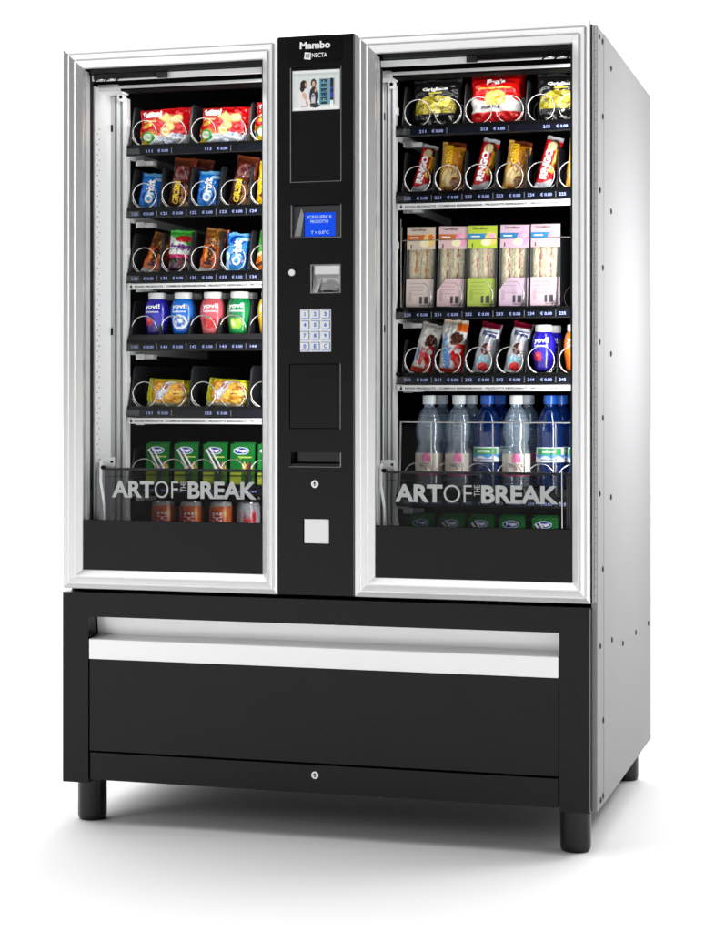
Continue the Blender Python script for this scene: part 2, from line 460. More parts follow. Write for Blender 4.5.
# control column ------------------------------------------------------
holes = [(.569, .691, 1.495, 1.758), (.571, .691, 1.367, 1.443), (.619, .689, 1.241, 1.305), (.566, .691, .843, .876), (.600, .662, .6665, .725), (.566, .6895, .930, 1.079)]
c = MB()
CX0, CX1 = XI0+.0008, XI1-.0008
plate(c, CX0, CX1, ZD+.003, ZT, .002, .012, holes, 'black')
c.box(CX0, CX1, .090, .12, ZD+.003, ZT-.003, 'black'); 
for xx in (CX0, CX1-.004): c.box(xx, xx+.004, .012, .09, ZD+.003, ZT-.002, 'black')
c.box(CX0+.004, CX1-.004, .012, .09, ZT-.006, ZT-.002, 'black')
c.tube([(CX1-.0004, .0022, ZD+.004), (CX1-.0004, .0022, ZT-.001)], .0007, 'greyp', n=6)
cp = part(c, 'control_column')
def recess(mb, x0, x1, z0, z1, y0, y1, mat, back=None, left=None, bottom=None):
    mb.quad([(x0, y1, z0), (x1, y1, z0), (x1, y1, z1), (x0, y1, z1)], back or mat)
    mb.quad([(x0, y0, z0), (x0, y1, z0), (x0, y1, z1), (x0, y0, z1)], left or mat)
    mb.quad([(x1, y0, z0), (x1, y0, z1), (x1, y1, z1), (x1, y1, z0)], mat)
    mb.quad([(x0, y0, z0), (x1, y0, z0), (x1, y1, z0), (x0, y1, z0)], bottom or mat)
    mb.quad([(x0, y0, z1), (x0, y1, z1), (x1, y1, z1), (x1, y0, z1)], mat)
# name plate
k = MB(); k.box(.5665, .6930, .0006, .0035, 1.7665, 1.8215, 'gloss_black')
k.text('Mambo', .5925, .6655, 1.7995, 1.8160, .0001, 'whiteink', bold=.035)
k.text('NECTA', .6215, .6575, 1.7795, 1.7895, .0001, 'whiteink', bold=.012)
k.add([(.6025, .0001, 1.7765), (.6185, .0001, 1.7745), (.6190, .0001, 1.7905), (.6045, .0001, 1.7925)], [(0, 1, 2, 3)], 'whiteink')
for i in range(3): k.box(.6070+i*.003, .6085+i*.003, -.0003, .0001, 1.7795, 1.7880, 'ink')
k.build('name_plate', cp)
# picture screen
k = MB()
plate(k, .5702, .6898, 1.4962, 1.7568, .0045, .010, [(.5745, .6860, 1.6600, 1.7500)], 'black2')
k.box(.5690, .5702, .0010, .0105, 1.495, 1.758, 'greyp'); k.box(.6898, .6910, .0010, .0105, 1.495, 1.758, 'greyp')
k.box(.5702, .6898, .0010, .0105, 1.495, 1.4958, 'greyp')
k.build('screen_surround', cp)
k = MB(); nx, nz = 150, 120
gx, gz = np.meshgrid(np.linspace(0, 1, nx), np.linspace(0, 1, nz))
A = Art(gx*1.25, gz)
A.fill((.86, .88, .87)); A.m(A.v > .88, (.80, .83, .81)); A.m(A.v > .955, (.92, .94, .92)); A.m(A.v < .07, (.97, .97, .96))
A.m((A.u > .70) & (A.u < 1.12) & (A.v > .13) & (A.v < .80), (.60, .64, .66))
A.m((A.u > .70) & (A.u < .74) & (A.v > .10) & (A.v < .78), (.35, .70, .75))
A.m((A.u > .74) & (A.u < .95) & (A.v > .13) & (A.v < .78), (.10, .20, .28))
A.m((A.u > .93) & (A.u < .99) & (A.v > .14) & (A.v < .77), (.40, .62, .70))
A.m((A.u > 1.0) & (A.u < 1.09) & (A.v > .24) & (A.v < .80), (.05, .05, .12))
A.m((A.u > 1.02) & (A.u < 1.07) & (A.v > .30) & (A.v < .44), (.25, .22, .75)); A.m((A.u > 1.02) & (A.u < 1.06) & (A.v > .52) & (A.v < .58), (.30, .25, .8))
A.m((A.u > 1.0) & (A.u < 1.08) & (A.v > .05) & (A.v < .22), (.97, .97, .97))
for i in range(5): A.m((A.u > .75) & (A.u < .93) & (abs(A.v-.22-i*.115) < .012), (.45, .68, .78))
for i in range(5):
    for j in range(4): A.ell(.775+j*.045, .26+i*.115, .014, .022, random.choice([(.2, .45, .6), (.75, .8, .8), (.3, .5, .3), (.55, .6, .35), (.15, .3, .5)]))
# woman in white on the left
A.ell(.29, .25, .17, .24, (.93, .91, .92)); A.ell(.24, .42, .11, .14, (.93, .90, .91)); A.ell(.31, .36, .06, .11, (.86, .70, .62), .5)
A.ell(.28, .66, .095, .115, (.10, .08, .08)); A.ell(.24, .56, .06, .09, (.12, .09, .09)); A.ell(.335, .66, .03, .06, (.82, .62, .52)); A.ell(.37, .18, .03, .08, (.85, .68, .6), .4)
A.m((A.u > .20) & (A.u < .40) & (A.v > .085) & (A.v < .11), (.30, .32, .34))
# woman in dark jacket
A.ell(.56, .36, .125, .24, (.14, .14, .15)); A.ell(.54, .26, .055, .17, (.82, .80, .82)); A.ell(.59, .10, .12, .05, (.18, .20, .22)); A.m((A.u > .46) & (A.u < .68) & (A.v > .075) & (A.v < .17), (.20, .21, .23))
A.ell(.55, .69, .075, .11, (.12, .09, .09)); A.ell(.55, .67, .042, .075, (.84, .66, .57)); A.ell(.61, .52, .03, .07, (.82, .62, .54), -.4); A.ell(.53, .36, .05, .04, (.55, .45, .65))
A.m((A.u > .42) & (A.u < .50) & (A.v > .29) & (A.v < .31), (.4, .4, .42))
vs = [(.5752+.1100*gx[j, i], .0062, 1.6607+.0885*gz[j, i]) for j in range(nz) for i in range(nx)]
k.add(vs, [(j*nx+i, j*nx+i+1, (j+1)*nx+i+1, (j+1)*nx+i) for j in range(nz-1) for i in range(nx-1)], 'picture', [tuple(x) for x in A.c.reshape(-1, 3)])
plate(k, .5736, .6870, 1.6592, 1.7509, .0040, .0062, [(.5760, .6845, 1.6615, 1.7485)], 'white')
k.build('picture_screen', cp)
# lcd
k = MB(); recess(k, .571, .691, 1.367, 1.443, .002, .016, 'greyp' if False else 'black', left='greyp', bottom='black')
plate(k, .5735, .6885, 1.3695, 1.4405, .0075, .0155, [(.6000, .6750, 1.3705, 1.4260)], 'divider')
k.box(.5710, .5722, .0008, .012, 1.367, 1.443, 'greyp'); k.box(.6898, .691, .0008, .012, 1.367, 1.443, 'greyp'); k.box(.5722, .6898, .0008, .012, 1.367, 1.3682, 'greyp')
k.add([(.576, .0072, 1.371), (.592, .0072, 1.371), (.600, .0072, 1.420), (.594, .0072, 1.436)], [(0, 1, 2, 3)], 'greyp')
k.box(.6010, .6740, .0105, .0150, 1.3710, 1.4255, 'lcd')
k.text('SCEGLIERE IL', .6065, .6675, 1.4120, 1.4190, .0101, 'lcdtext', bold=.01)
k.text('PRODOTTO', .6150, .6580, 1.4015, 1.4085, .0101, 'lcdtext', bold=.01)
k.text('T = 0.0°C', .6160, .6590, 1.3765, 1.3840, .0101, 'lcdtext', bold=.01)
k.build('display', cp)
# selector button
k = MB(); k.disc(.5745, 1.288, -.004, .003, .0075, 'chrome'); k.disc(.5745, 1.288, -.0065, -.0035, .0062, 'white'); k.build('push_button', cp, bevel=.001)
# coin slot: chrome moulding with curved ramp
k = MB(); recess(k, .619, .689, 1.241, 1.305, .001, .020, 'silver', back='silver', left='greyp')
plate(k, .6180, .6900, 1.2400, 1.3060, .0005, .0025, [(.6205, .6880, 1.2415, 1.3040)], 'chrome')
k.box(.6260, .6860, .006, .020, 1.2830, 1.3030, 'silver'); k.box(.6300, .6800, .0045, .0062, 1.2755, 1.2830, 'greyp')
n = 20
vs = []; 
for yy, rr in ((.003, .019), (.019, .024)):
    for q in range(n+1):
        a = PI*q/n; vs.append((.660+rr*math.cos(a), yy, 1.2465+rr*1.05*math.sin(a)))
k.add(vs, [(q, q+1, n+2+q, n+1+q) for q in range(n)]+[tuple(range(n+1))[::-1]], 'chrome')
k.add([(.6205, .004, 1.2415), (.634, .004, 1.2415), (.640, .018, 1.275), (.6205, .018, 1.282)], [(0, 1, 2, 3)], 'silver')
k.box(.6480, .6720, .0020, .0036, 1.2425, 1.2465, 'dark')
k.build('coin_slot', cp)
# keypad
k = MB(); kx0, kx1, kz0, kz1 = .5935, .6672, 1.1065, 1.2045
k.box(kx0, kx1, -.001, .004, kz0, kz1, 'white')
kp = k.build('keypad', cp, bevel=.0012)
cw = (kx1-kx0)/3; ch = (kz1-kz0)/4
for i, s_ in enumerate('1234567890EC'):
    cx = kx0+cw*(i % 3+.5); cz = kz1-ch*(i//3+.5)
    q = MB(); q.box(cx-cw*.41, cx+cw*.41, -.0016, .0005, cz-ch*.40, cz+ch*.40, 'keyline')
    q.box(cx-cw*.39, cx+cw*.35, -.0034, -.001, cz-ch*.33, cz+ch*.34, 'white')
    dw = .06 if s_ == '1' else .15
    q.text(s_, cx-cw*dw, cx+cw*(dw-.03), cz-ch*.19, cz+ch*.20, -.0037, 'keyblue', bold=.04)
    q.build('key', kp)
# service flap
k = MB(); recess(k, .566, .6895, .930, 1.079, .002, .012, 'dark'); k.box(.5678, .6877, .0032, .010, .9318, 1.0772, 'black')
k.box(.6882, .6894, .0012, .01, .930, 1.079, 'greyp'); k.build('service_flap', cp)
# note slot
k = MB(); recess(k, .566, .691, .843, .876, .002, .030, 'gloss_black')
k.prism([(.004, .8435), (.004, .8500), (.028, .8540), (.029, .8435)], .5685, .689, 'black2')
k.box(.5665, .5700, .001, .012, .8435, .8755, 'black2'); k.box(.6885, .6905, .0008, .01, .843, .876, 'greyp'); k.box(.566, .6885, .0008, .003, .8425, .8434, 'greyp')
k.build('note_slot', cp)
lock(.629, .804, .002, .0088, cp)
k = MB(); recess(k, .600, .662, .6665, .725, .002, .012, 'dark'); k.box(.6025, .6612, .0028, .010, .6680, .7230, 'silver')
k.prism([(.0028, .7232), (.0028, .721), (.0, .7225), (.0, .7240)], .6025, .6612, 'chrome'); k.build('coin_return', cp, bevel=.0006)

# ------------------------------------------------------------------ shelves
YF = .17
LC = [.139+.0765*i for i in range(5)]+[.505]
RC = [.827+.0733*i for i in range(6)]
def coil(cx, cz, hand=1, r=.0315, turns=4.1, pitch=.078, yo=0., a0=-PI*.42, ff=.93):
    n = 26; pts = []
    for i in range(int(turns*n)):
        t = i/n; a = a0*hand+2*PI*t*hand
        y = YF-.001+yo+ (0.004*t if t < ff else .004*ff+(t-ff)*pitch)
        pts.append((cx+r*math.sin(a)*1.0, y, cz-r*math.cos(a)))
    mb = MB(); mb.tube(pts, .00125, 'steel', n=7)
    return mb
ARC = dict(a0=PI*.56, ff=.44, pitch=.2, turns=1.6)
def shelf(x0, x1, zs, cols, wide, nums, white=False, cz=.0445, arc=None, divh=.105, bottle=False, text=True, thin=False):
    """zs: height of the price strip centre"""
    mb = MB()
    mb.box(x0, x1, YF+.0008, .72, zs+.004, zs+.010, 'tray')                 # tray floor
    mb.box(x0, x1, YF-.002, YF+.004, zs+.0085, zs+.0165, 'gloss_black')          # front lip
    mb.box(x0, x1, YF-.004, YF+.006, zs-.010, zs-.0075, 'tray')
    mb.box(x0, x0+.006, .10+.09, .72, zs-.018, zs+.002, 'offwhite')         # slide rail
    mb.box(x0+.006, x0+.05, .215, .24, zs-.028, zs-.018, 'offwhite'); mb.box(x0+.008, x0+.03, .205, .214, zs-.030, zs-.016, 'chrome')
    if bottle: mb.box(x0+.01, x1, YF-.006+.004, .5, zs+.0168, zs+.0305, 'tray')
    sh = part(mb, 'shelf')
    st = MB(); st.box(x0+.003, x1-.001, YF-.0060, YF-.0022, zs-.0073, zs+.0083, 'strip')
    if text:
        for i, (cx, s_) in enumerate(nums):
            st.text(s_, cx-.030, cx-.014, zs-.0035, zs+.0035, YF-.0064, 'digits', bold=.01)
            st.text('€ 0.00', cx+.0, cx+.027, zs-.0035, zs+.0035, YF-.0064, 'digits', bold=.01)
            st.box(cx+.0355, cx+.0363, YF-.0066, YF-.006, zs-.0065, zs+.0070, 'greyp')
    st.box(x0+.004, x0+.035, YF-.0075, YF-.0061, zs-.0062, zs+.0070, 'shell')
    st.build('price_strip', sh)
    if white:
        w = MB(); w.box(x0+.006, x1-.001, YF-.010, YF-.004, zs-.0262, zs-.0125, 'white')
        w.text('FOOD PRODUCTS - COMIDAS REFRIGERADAS - PRODOTTI REFRIGERATI - PRODUITS RÉFRIGÉRÉS - LEBENSMITTEL', x0+.024, x0+.024+.455, zs-.0222, zs-.0165, YF-.0104, 'ink', bold=.03)
        w.disc(x0+.0145, zs-.0205, YF-.0106, YF-.0102, .0030, 'ink', 10); w.box(x0+.0135, x0+.0155, YF-.0107, YF-.0102, zs-.0195, zs-.0145, 'ink')
        w.build('information_strip', sh)
    pitch = cols[1]-cols[0]
    xs = [cols[0]-pitch/2+pitch*i*(2 if wide else 1) for i in range(7)]
    for xx in xs:
        if xx > x1-.004: continue
        d = MB(); z0 = zs+.0105; H = divh
        prof = [(YF+.003, z0), (YF+.003, z0+.012), (YF+.010, z0+.030), (YF+.026, z0+H*.80), (YF+.031, z0+H*.95), (YF+.040, z0+H), (.60, z0+H), (.60, z0)]
        t = .0012 if thin else .0022
        d.prism(prof, xx-t, xx+t, 'divider')
        d.build('divider', sh, bevel=.0008)
    for i, cx in enumerate(cols):
        if cx > x1-.01: continue
        hand = (-1 if i % 2 else 1) if wide else 1
        coil(cx, zs+cz, -hand if arc else hand, **(arc or {})).build('spiral_coil', sh, smooth=True)
    return sh
LX = (.0945, .532); RX = (.7765, 1.228)
def nums(cols, start, wide):
    if wide: return [((cols[2*i]+cols[2*i+1])/2, str(start+2*i)) for i in range(3)]
    return [(cx, str(start+i)) for i, cx in enumerate(cols)]
LZ = [1.603, 1.450, 1.292, 1.125, .964, .776, .603]
RZ = [1.624, 1.468, 1.195, 1.043, .757, .611]
shelf(*LX, LZ[0], LC, True, nums(LC, 111, True))
shelf(*LX, LZ[1], LC, False, nums(LC, 120, False))
shelf(*LX, LZ[2], LC, False, nums(LC, 130, False), white=True)
shelf(*LX, LZ[3], LC, False, nums(LC, 140, False), bottle=True, arc=ARC)
shelf(*LX, LZ[4], LC, True, nums(LC, 151, True), white=True)
shelf(*LX, LZ[5], LC, False, nums(LC, 160, False), divh=.09, arc=ARC)
shelf(*LX, LZ[6], LC, False, nums(LC, 170, False), text=False, bottle=True, arc=ARC)
shelf(*RX, RZ[0], RC, True, nums(RC, 211, True), thin=True)
shelf(*RX, RZ[1], RC, False, nums(RC, 220, False), white=True, thin=True)
s3 = shelf(*RX, RZ[2], RC, False, nums(RC, 230, False), arc=dict(a0=PI*1.15, ff=.22, pitch=.2, turns=1.6, r=.034), divh=.175, thin=True)
shelf(*RX, RZ[3], RC, False, nums(RC, 240, False), white=True, divh=.085, thin=True)
s5 = shelf(*RX, RZ[4], RC, False, nums(RC, 250, False), cz=.060, arc=ARC, divh=.03, thin=True, bottle=True)
shelf(*RX, RZ[5], RC, False, nums(RC, 260, False), text=False, arc=ARC, divh=.07)
g = MB(); g.tube([(.792, .163, 1.400), (.792, .162, 1.369), (1.226, .162, 1.369)], .0012, 'steel', n=6)
g.tube([(.790, .163, 1.42), (.790, .163, 1.213)], .0012, 'steel', n=6); g.build('retaining_rail', s3)
g = MB(); g.tube([(.788, .160, .944), (1.226, .160, .944)], .0018, 'steel', n=6)
for i in range(7):
    x = .790+.0733*i; g.tube([(x, .1615, .946), (x+(.0 if i else -.004), .163, .78)], .0018, 'steel', n=6)
    for q in range(6): g.tube([(x-.002, .160, .936-.006*q), (x+.002, .160, .934-.006*q)], .001, 'steel', n=5)
g.build('retaining_rail', s5)

# delivery flaps behind the glass, with their lettering
def flap(x0, x1, a, o, t, br, reg):
    mb = MB(); zt = .8345
    mb.box(x0, x1, .040, .0425, .700, zt-.006, 'smoke')
    mb.box(x0-.002, x1, .038, .047, zt-.006, zt, 'black2')
    mb.box(x0, x1, .0385, .0400, zt-.0215, zt-.0205, 'black2')
    f = part(mb, 'delivery_flap')
    k = MB(); z0, z1 = .7640, .8045; y = .0388
    k.text('ART', a[0], a[1], z0, z1, y, 'letter', bold=.035)
    k.text('OF', o[0], o[1], z0, z1, y, 'letter', bold=-.008)
    k.text('THE', t[0], t[1], z0+.0155, z1, y, 'letter', bold=0, rot=True)
    k.text('BREAK', br[0], br[1], z0, z1, y, 'letter', bold=.035)
    k.text('®', reg, reg+.005, z0+.001, z0+.006, y, 'letter')
    k.build('lettering', f)
    h_ = MB()
    h_.tube([(x0-.010, .044, .850), (x0-.012, .046, .80), (x0-.004, .05, .745), (x0-.003, .052, .70)], .0035, 'white', n=8)
    h_.box(x0-.016, x0+.016, .060, .066, .838, .858, 'white'); h_.disc(x0-.003, .835, .036, .046, .005, 'dark', 12); h_.disc(x0+.011, .848, .056, .061, .003, 'dark', 12)
    h_.box(x0-.026, x0-.018, .055, .120, .70, .845, 'greyp')
    h_.build('flap_hinge', f)
    return f
flap(.0905, .497, (.1105, .2175), (.2195, .2790), (.2855, .3000), (.3035, .4740), .478)
flap(.7845, 1.2105, (.8080, .9190), (.9215, .9870), (.9920, 1.0060), (1.0085, 1.1835), 1.186)
g = MB(); g.tube([(1.192, .037, .840), (1.193, .037, .70)], .0016, 'chrome', n=6)
for i in range(3): g.box(1.2005+.006*i, 1.2040+.006*i, .046, .05, .700, .832, 'offwhite')
part(g, 'flap_guide')

# ================================================================== PRODUCTS
def pack_mesh(w, h, t, paint, seed=0, crimp=.07, vert=True, nu=34, nv=60, wob=.0022, taper=0.):
    """pillow pack standing on its lower end; printed all round"""
    n = 2*nu; us = []; 
    mb = MB(); vs = []; U = np.zeros((nv+1, n)); V = np.zeros((nv+1, n))
    for j in range(nv+1):
        v = j/nv
        e = min(v, 1-v) if vert else .5
        if e < crimp: prof_e = .06
        else: prof_e = .06+.94*min(1, ((e-crimp)/.20))**.55 if (e-crimp) < .20 else 1
        for i in range(n):
            back = i >= nu
            u = (-.5+i/(nu)) if not back else (.5-(i-nu)/(nu))
            eu = min(.5-abs(u), .5)
            pu = 1.
            if vert: pu = (max(0, 1-abs(2*u)**3.2))**.6
            else:
                pu = .06 if eu < crimp*.6 else min(1, .06+.94*((eu-crimp*.6)/.18))**.6
                pv = (max(0, 1-abs(2*v-1)**4))**.5
                prof_e = .04+.96*pv
            th = t/2*pu*prof_e
            ww = w*(1-taper*abs(v-.5)*0.+(-.03*math.sin(PI*v) if vert else 0))
            nx_ = noise.noise(Vector((u*5+seed*7.3, v*6, seed*1.7)))*wob*2.2
            ny_ = noise.noise(Vector((u*9, v*11+seed*3.1, seed*2.3)))*wob*1.8
            nf_ = noise.noise(Vector((u*26+seed, v*5 if vert else v*20, seed*5.3)))*wob*.7
            zig = 0
            if vert and e < crimp: zig = .0007*math.sin(u*w*2400)
            y = (th if back else -th)+ny_*(pu*prof_e*.8+.2)+nf_*(.3+.7*(1-prof_e))+zig
            # bottoms and tops sag
            zz = v*h+noise.noise(Vector((u*4+seed, 3.3, seed)))*.004*(1 if v > .9 else 0)*(v-.9)*10
            vs.append((u*ww+nx_*.5, y, zz)); U[j, i] = u; V[j, i] = v
    fs = []
    for j in range(nv):
        for i in range(n):
            i2 = (i+1) % n; fs.append((j*n+i, j*n+i2, (j+1)*n+i2, (j+1)*n+i))
    A = paint(Art(U, V))
    fs.append(tuple(range(n))[::-1]); fs.append(tuple(nv*n+i for i in range(n)))
    mb.add(vs, fs, 'wrap', [tuple(x) for x in A.c.reshape(-1, 3)])
    def surf(uu, vv):    # front point for print
        i = int(round((uu+.5)*nu)); j = int(round(vv*nv)); i = min(max(i, 0), nu); j = min(max(j, 0), nv)
        ys = [vs[jj*n+ii][1] for jj in (max(j-1, 0), j, min(j+1, nv)) for ii in (max(i-1, 0), i, min(i+1, nu))]
        return (uu*w, min(ys)-.0006, vv*h)
    return mb, surf

def pack(name, w, h, t, paint, texts, seed, crimp=.07, vert=True, **kw):
    root = empty(name)
    mb, surf = pack_mesh(w, h, t, paint, seed, crimp, vert, **kw)
    mb.build('wrapper', root, smooth=True)
    if texts:
        tb = MB()
        for (s_, u0, u1, v0, v1, colr, bold, rot) in texts:
            tb.text(s_, u0, u1, v0, v1, 0, txtmat(colr), bold=bold, rot=rot, fn=lambda a, b_: surf(a, b_))
        tb.build('lettering', root)
    return root

def place(o, x, y, z, rz=0, ry=0, rx=0, label='', cat='', group=None, s=1.):
    o.location = (x, y, z); o.rotation_euler = (math.radians(rx), math.radians(ry), math.radians(rz)); o.scale = (s, s, s)
    if cat == 'juice carton': o.scale = (1, 1, .88)
    if cat == 'water bottle': o.scale = (1, 1, 1.045)
    tag(o, label, cat, group); return o

RED = (.78, .02, .05); DRED = (.62, .02, .04); CREAM = (.95, .88, .70); YEL = (.98, .82, .05)
# --- red biscuit bags
def art_red(A):
    A.fill(RED); A.m(A.v > .72-.5*A.u*.4, (.70, .015, .04)); A.m((A.v > .93), (.85, .12, .14)); A.m(A.u > .34, (.84, .05, .08))
    A.m(A.v < .30-.25*A.u+.04*np.sin(A.u*20), (.95, .45, .12)); A.m(A.v < .26+.02*np.sin(A.u*14), (.88, .90, .93))
    A.spots(.22, .12, .25, .12, 14, [(.75, .80, .90), (.96, .97, .98), (.60, .68, .85)], .06, 3)
    A.ell(-.33, .22, .14, .15, (.20, .62, .20)); A.ell(-.33, .22, .09, .09, (.90, .95, .85)); A.ell(-.42, .08, .09, .07, (.95, .80, .1))
    for (u, v) in ((.10, .62), (.26, .66), (.02, .70), (.12, .45)):
        A.ell(u, v, .105, .125, (.78, .58, .30)); A.ell(u, v+.01, .09, .105, (.93, .80, .52))
    A.ell(.08, .60, .045, .06, (.95, .78, .15)); A.ell(.03, .33, .10, .13, (.85, .70, .35)); A.ell(.03, .33, .075, .10, (.97, .93, .80)); A.ell(.03, .33, .035, .05, (.97, .75, .1))
    A.rect(-.46, -.24, .50, .57, (.98, .75, .25)); return A
p1 = pack('biscuit_bag', .128, .094, .045, art_red, [('Tuttuni', -.45, -.04, .72, .91, (1, 1, 1), .05, False), ('alla crema', -.42, -.16, .60, .66, (1, .9, .5), .02, False)], 1, vert=False, nu=64, nv=44, wob=.0045)
FY = .205
zl = lambda i: LZ[i]+.0125
zr = lambda i: RZ[i]+.0125
place(p1, .183, FY, zl(0)+.003, 6, -2, -8, 'red biscuit bag at the left end of the top left shelf', 'biscuit bag', 'red biscuit bags on the top left shelf')
p2 = copy_tree(p1); place(p2, .333, FY, zl(0)+.001, -4, 2, -10, 'middle one of the three red biscuit bags on the top left shelf', 'biscuit bag', 'red biscuit bags on the top left shelf')
p3 = copy_tree(p1); place(p3, .480, FY, zl(0)+.001, 4, 3, -6, 'red biscuit bag on the top left shelf partly hidden by the silver door frame', 'biscuit bag', 'red biscuit bags on the top left shelf', 1.05)

# --- blue gum bags
def art_gum(A, light=False):
    A.fill((.05, .48, .86) if not light else (.12, .58, .90)); A.m((A.v > .90) | (A.v < .08), (.45, .75, .95))
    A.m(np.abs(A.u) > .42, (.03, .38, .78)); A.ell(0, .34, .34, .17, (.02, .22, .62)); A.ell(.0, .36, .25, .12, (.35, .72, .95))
    if light: A.ell(.0, .80, .36, .13, (.02, .25, .70)); A.ell(.06, .80, .20, .07, (.55, .85, .98)); A.m((A.v < .5) & (A.u < -.3), (.75, .9, 1))
    A.m((A.v > .78) & (A.u > .1) & (A.v < .88), (.75, .90, 1)); return A
def gum(light, seed):
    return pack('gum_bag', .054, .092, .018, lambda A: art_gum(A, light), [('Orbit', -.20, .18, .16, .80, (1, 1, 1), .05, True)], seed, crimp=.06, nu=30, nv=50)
g1 = gum(False, 2); place(g1, .1385, .196, zl(1)+.001, 8, 7, -10, 'royal blue chewing gum bag at the left end of the second left shelf', 'gum bag', 'blue chewing gum bags in the left bay')
g2 = copy_tree(g1); place(g2, .2920, .196, zl(1)+.001, 6, 4, -10, 'royal blue chewing gum bag between two brown biscuit sleeves on the second left shelf', 'gum bag', 'blue chewing gum bags in the left bay')
# --- brown and gold biscuit sleeves
def art_gris(A, gold=False):
    if gold:
        A.fill((.72, .42, .10)); A.m(A.v > .55, (.82, .52, .12)); A.m(A.v > .88, (.38, .16, .05)); A.m(A.u < -.28, (.88, .68, .30))
        A.ell(-.02, .28, .42, .20, (.84, .66, .38)); A.ell(-.06, .30, .32, .15, (.93, .82, .58)); A.ell(.16, .20, .20, .10, (.55, .32, .12)); A.spots(.1, .42, .25, .08, 9, [(.95, .85, .6), (.45, .22, .08)], .06, 5)
    else:
        A.fill((.26, .10, .05)); A.m(A.v > .5, (.33, .12, .06)); A.m(A.v > .90, (.45, .20, .10)); A.ell(.02, .70, .30, .13, (.50, .30, .28)); A.ell(.04, .71, .24, .09, (.36, .15, .16))
        A.ell(.22, .34, .18, .10, (.62, .34, .14)); A.m((A.v < .14) & (A.u > .1), (.92, .88, .80)); A.m((A.u > .40), (.42, .14, .06)); A.spots(.25, .22, .15, .12, 8, [(.80, .55, .25), (.55, .15, .08)], .07, 6)
    return A
def gris(gold, seed, name='biscuit_sleeve'):
    t = [('GRISBÌ', -.34, .0, .08 if not gold else .52, .52 if not gold else .93, (.98, .82, .15) if not gold else (.98, .78, .12), .05, True)]
    return pack(name, .058, .128, .026, lambda A: art_gris(A, gold), [(s_, u0, u1, v0, v1, c_, b_, r_) for (s_, u0, u1, v0, v1, c_, b_, r_) in t], seed, crimp=.055, nu=30, nv=66)
e1 = gris(False, 3); place(e1, .2150, .205, zl(1)+.001, 5, 7, -7, 'dark brown biscuit sleeve between the two blue gum bags on the second left shelf', 'biscuit sleeve', 'brown biscuit sleeves on the second left shelf')
e1b = copy_tree(e1); place(e1b, .236, .262, zl(1)+.004, 5, 9, -5, 'dark brown biscuit sleeve standing behind another brown sleeve, between the two blue gum bags', 'biscuit sleeve', 'brown biscuit sleeves on the second left shelf')
e2 = copy_tree(e1); place(e2, .3720, .205, zl(1)+.001, 4, 10, -7, 'dark brown biscuit sleeve left of the yellow chocolate bag on the second left shelf', 'biscuit sleeve', 'brown biscuit sleeves on the second left shelf')
def art_mm(A):
    A.fill((.98, .80, .04)); A.m(A.v > .93, (.90, .70, .1)); A.ell(.1, .25, .3, .12, (.85, .55, .05)); A.spots(0, .2, .4, .14, 8, [(.75, .1, .05), (.2, .5, .1), (.35, .15, .05)], .07, 9); return A
mm = pack('chocolate_bag', .066, .112, .024, art_mm, [("m&m's", -.30, .02, .25, .85, (.25, .10, .04), .06, True)], 4)
place(mm, .4480, .203, zl(1)+.001, 0, 4, -6, 'bright yellow bag of chocolates at the door frame end of the second left shelf', 'chocolate bag')
# --- third left shelf
def art_orange(A):
    A.fill((.90, .38, .06)); A.m(A.v > .60, (.45, .22, .07)); A.m(A.v > .82, (.58, .36, .12)); A.m(A.v < .10, (.94, .92, .90)); A.spots(.1, .72, .4, .16, 16, [(.75, .50, .18), (.30, .14, .05), (.85, .62, .25)], .08, 4)
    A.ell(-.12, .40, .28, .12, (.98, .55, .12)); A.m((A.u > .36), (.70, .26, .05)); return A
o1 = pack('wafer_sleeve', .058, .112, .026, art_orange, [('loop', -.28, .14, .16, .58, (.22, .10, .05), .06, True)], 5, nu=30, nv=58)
place(o1, .146, .200, zl(2)+.001, 10, 17, -14, 'orange and brown wafer sleeve leaning at the left end of the third left shelf', 'wafer sleeve', 'orange wafer sleeves on the third left shelf', .97)
ob = copy_tree(o1); place(ob, .176, .245, zl(2)+.004, 6, 8, -8, 'orange and brown wafer sleeve behind the leaning orange sleeve on the third left shelf', 'wafer sleeve', 'orange wafer sleeves on the third left shelf', .9)
o2 = copy_tree(o1); place(o2, .2960, .204, zl(2)+.001, 6, 10, -8, 'orange and brown wafer sleeve between the fruit candy bag and the light blue gum bag', 'wafer sleeve', 'orange wafer sleeves on the third left shelf', 1.0)
def art_fruit(A):
    A.fill((.90, .90, .88)); A.m(A.v > .72-.3*A.u, (.25, .68, .22)); A.ell(.12, .78, .34, .08, (.70, .08, .12)); A.m(A.v < .42, (.72, .12, .35)); A.m(A.v < .34, (.30, .10, .14))
    A.spots(0, .18, .44, .14, 26, [(.20, .06, .10), (.45, .10, .18), (.12, .30, .10), (.60, .20, .30), (.25, .12, .30)], .09, 7); A.rect(-.36, .3, .38, .43, (.80, .10, .40)); return A
fr = pack('candy_bag', .066, .108, .022, art_fruit, [('Fruitijoy', -.40, .40, .50, .66, (.38, .10, .48), .06, False)], 6)
place(fr, .2200, .200, zl(2)+.001, 4, 3, -8, 'green and white candy bag with dark berries, second on the third left shelf', 'candy bag')
g3 = gum(True, 8); place(g3, .3680, .198, zl(2)+.001, 8, 3, -8, 'light blue chewing gum bag on the third left shelf, right of an orange wafer sleeve', 'gum bag', 'blue chewing gum bags in the left bay', 1.06)
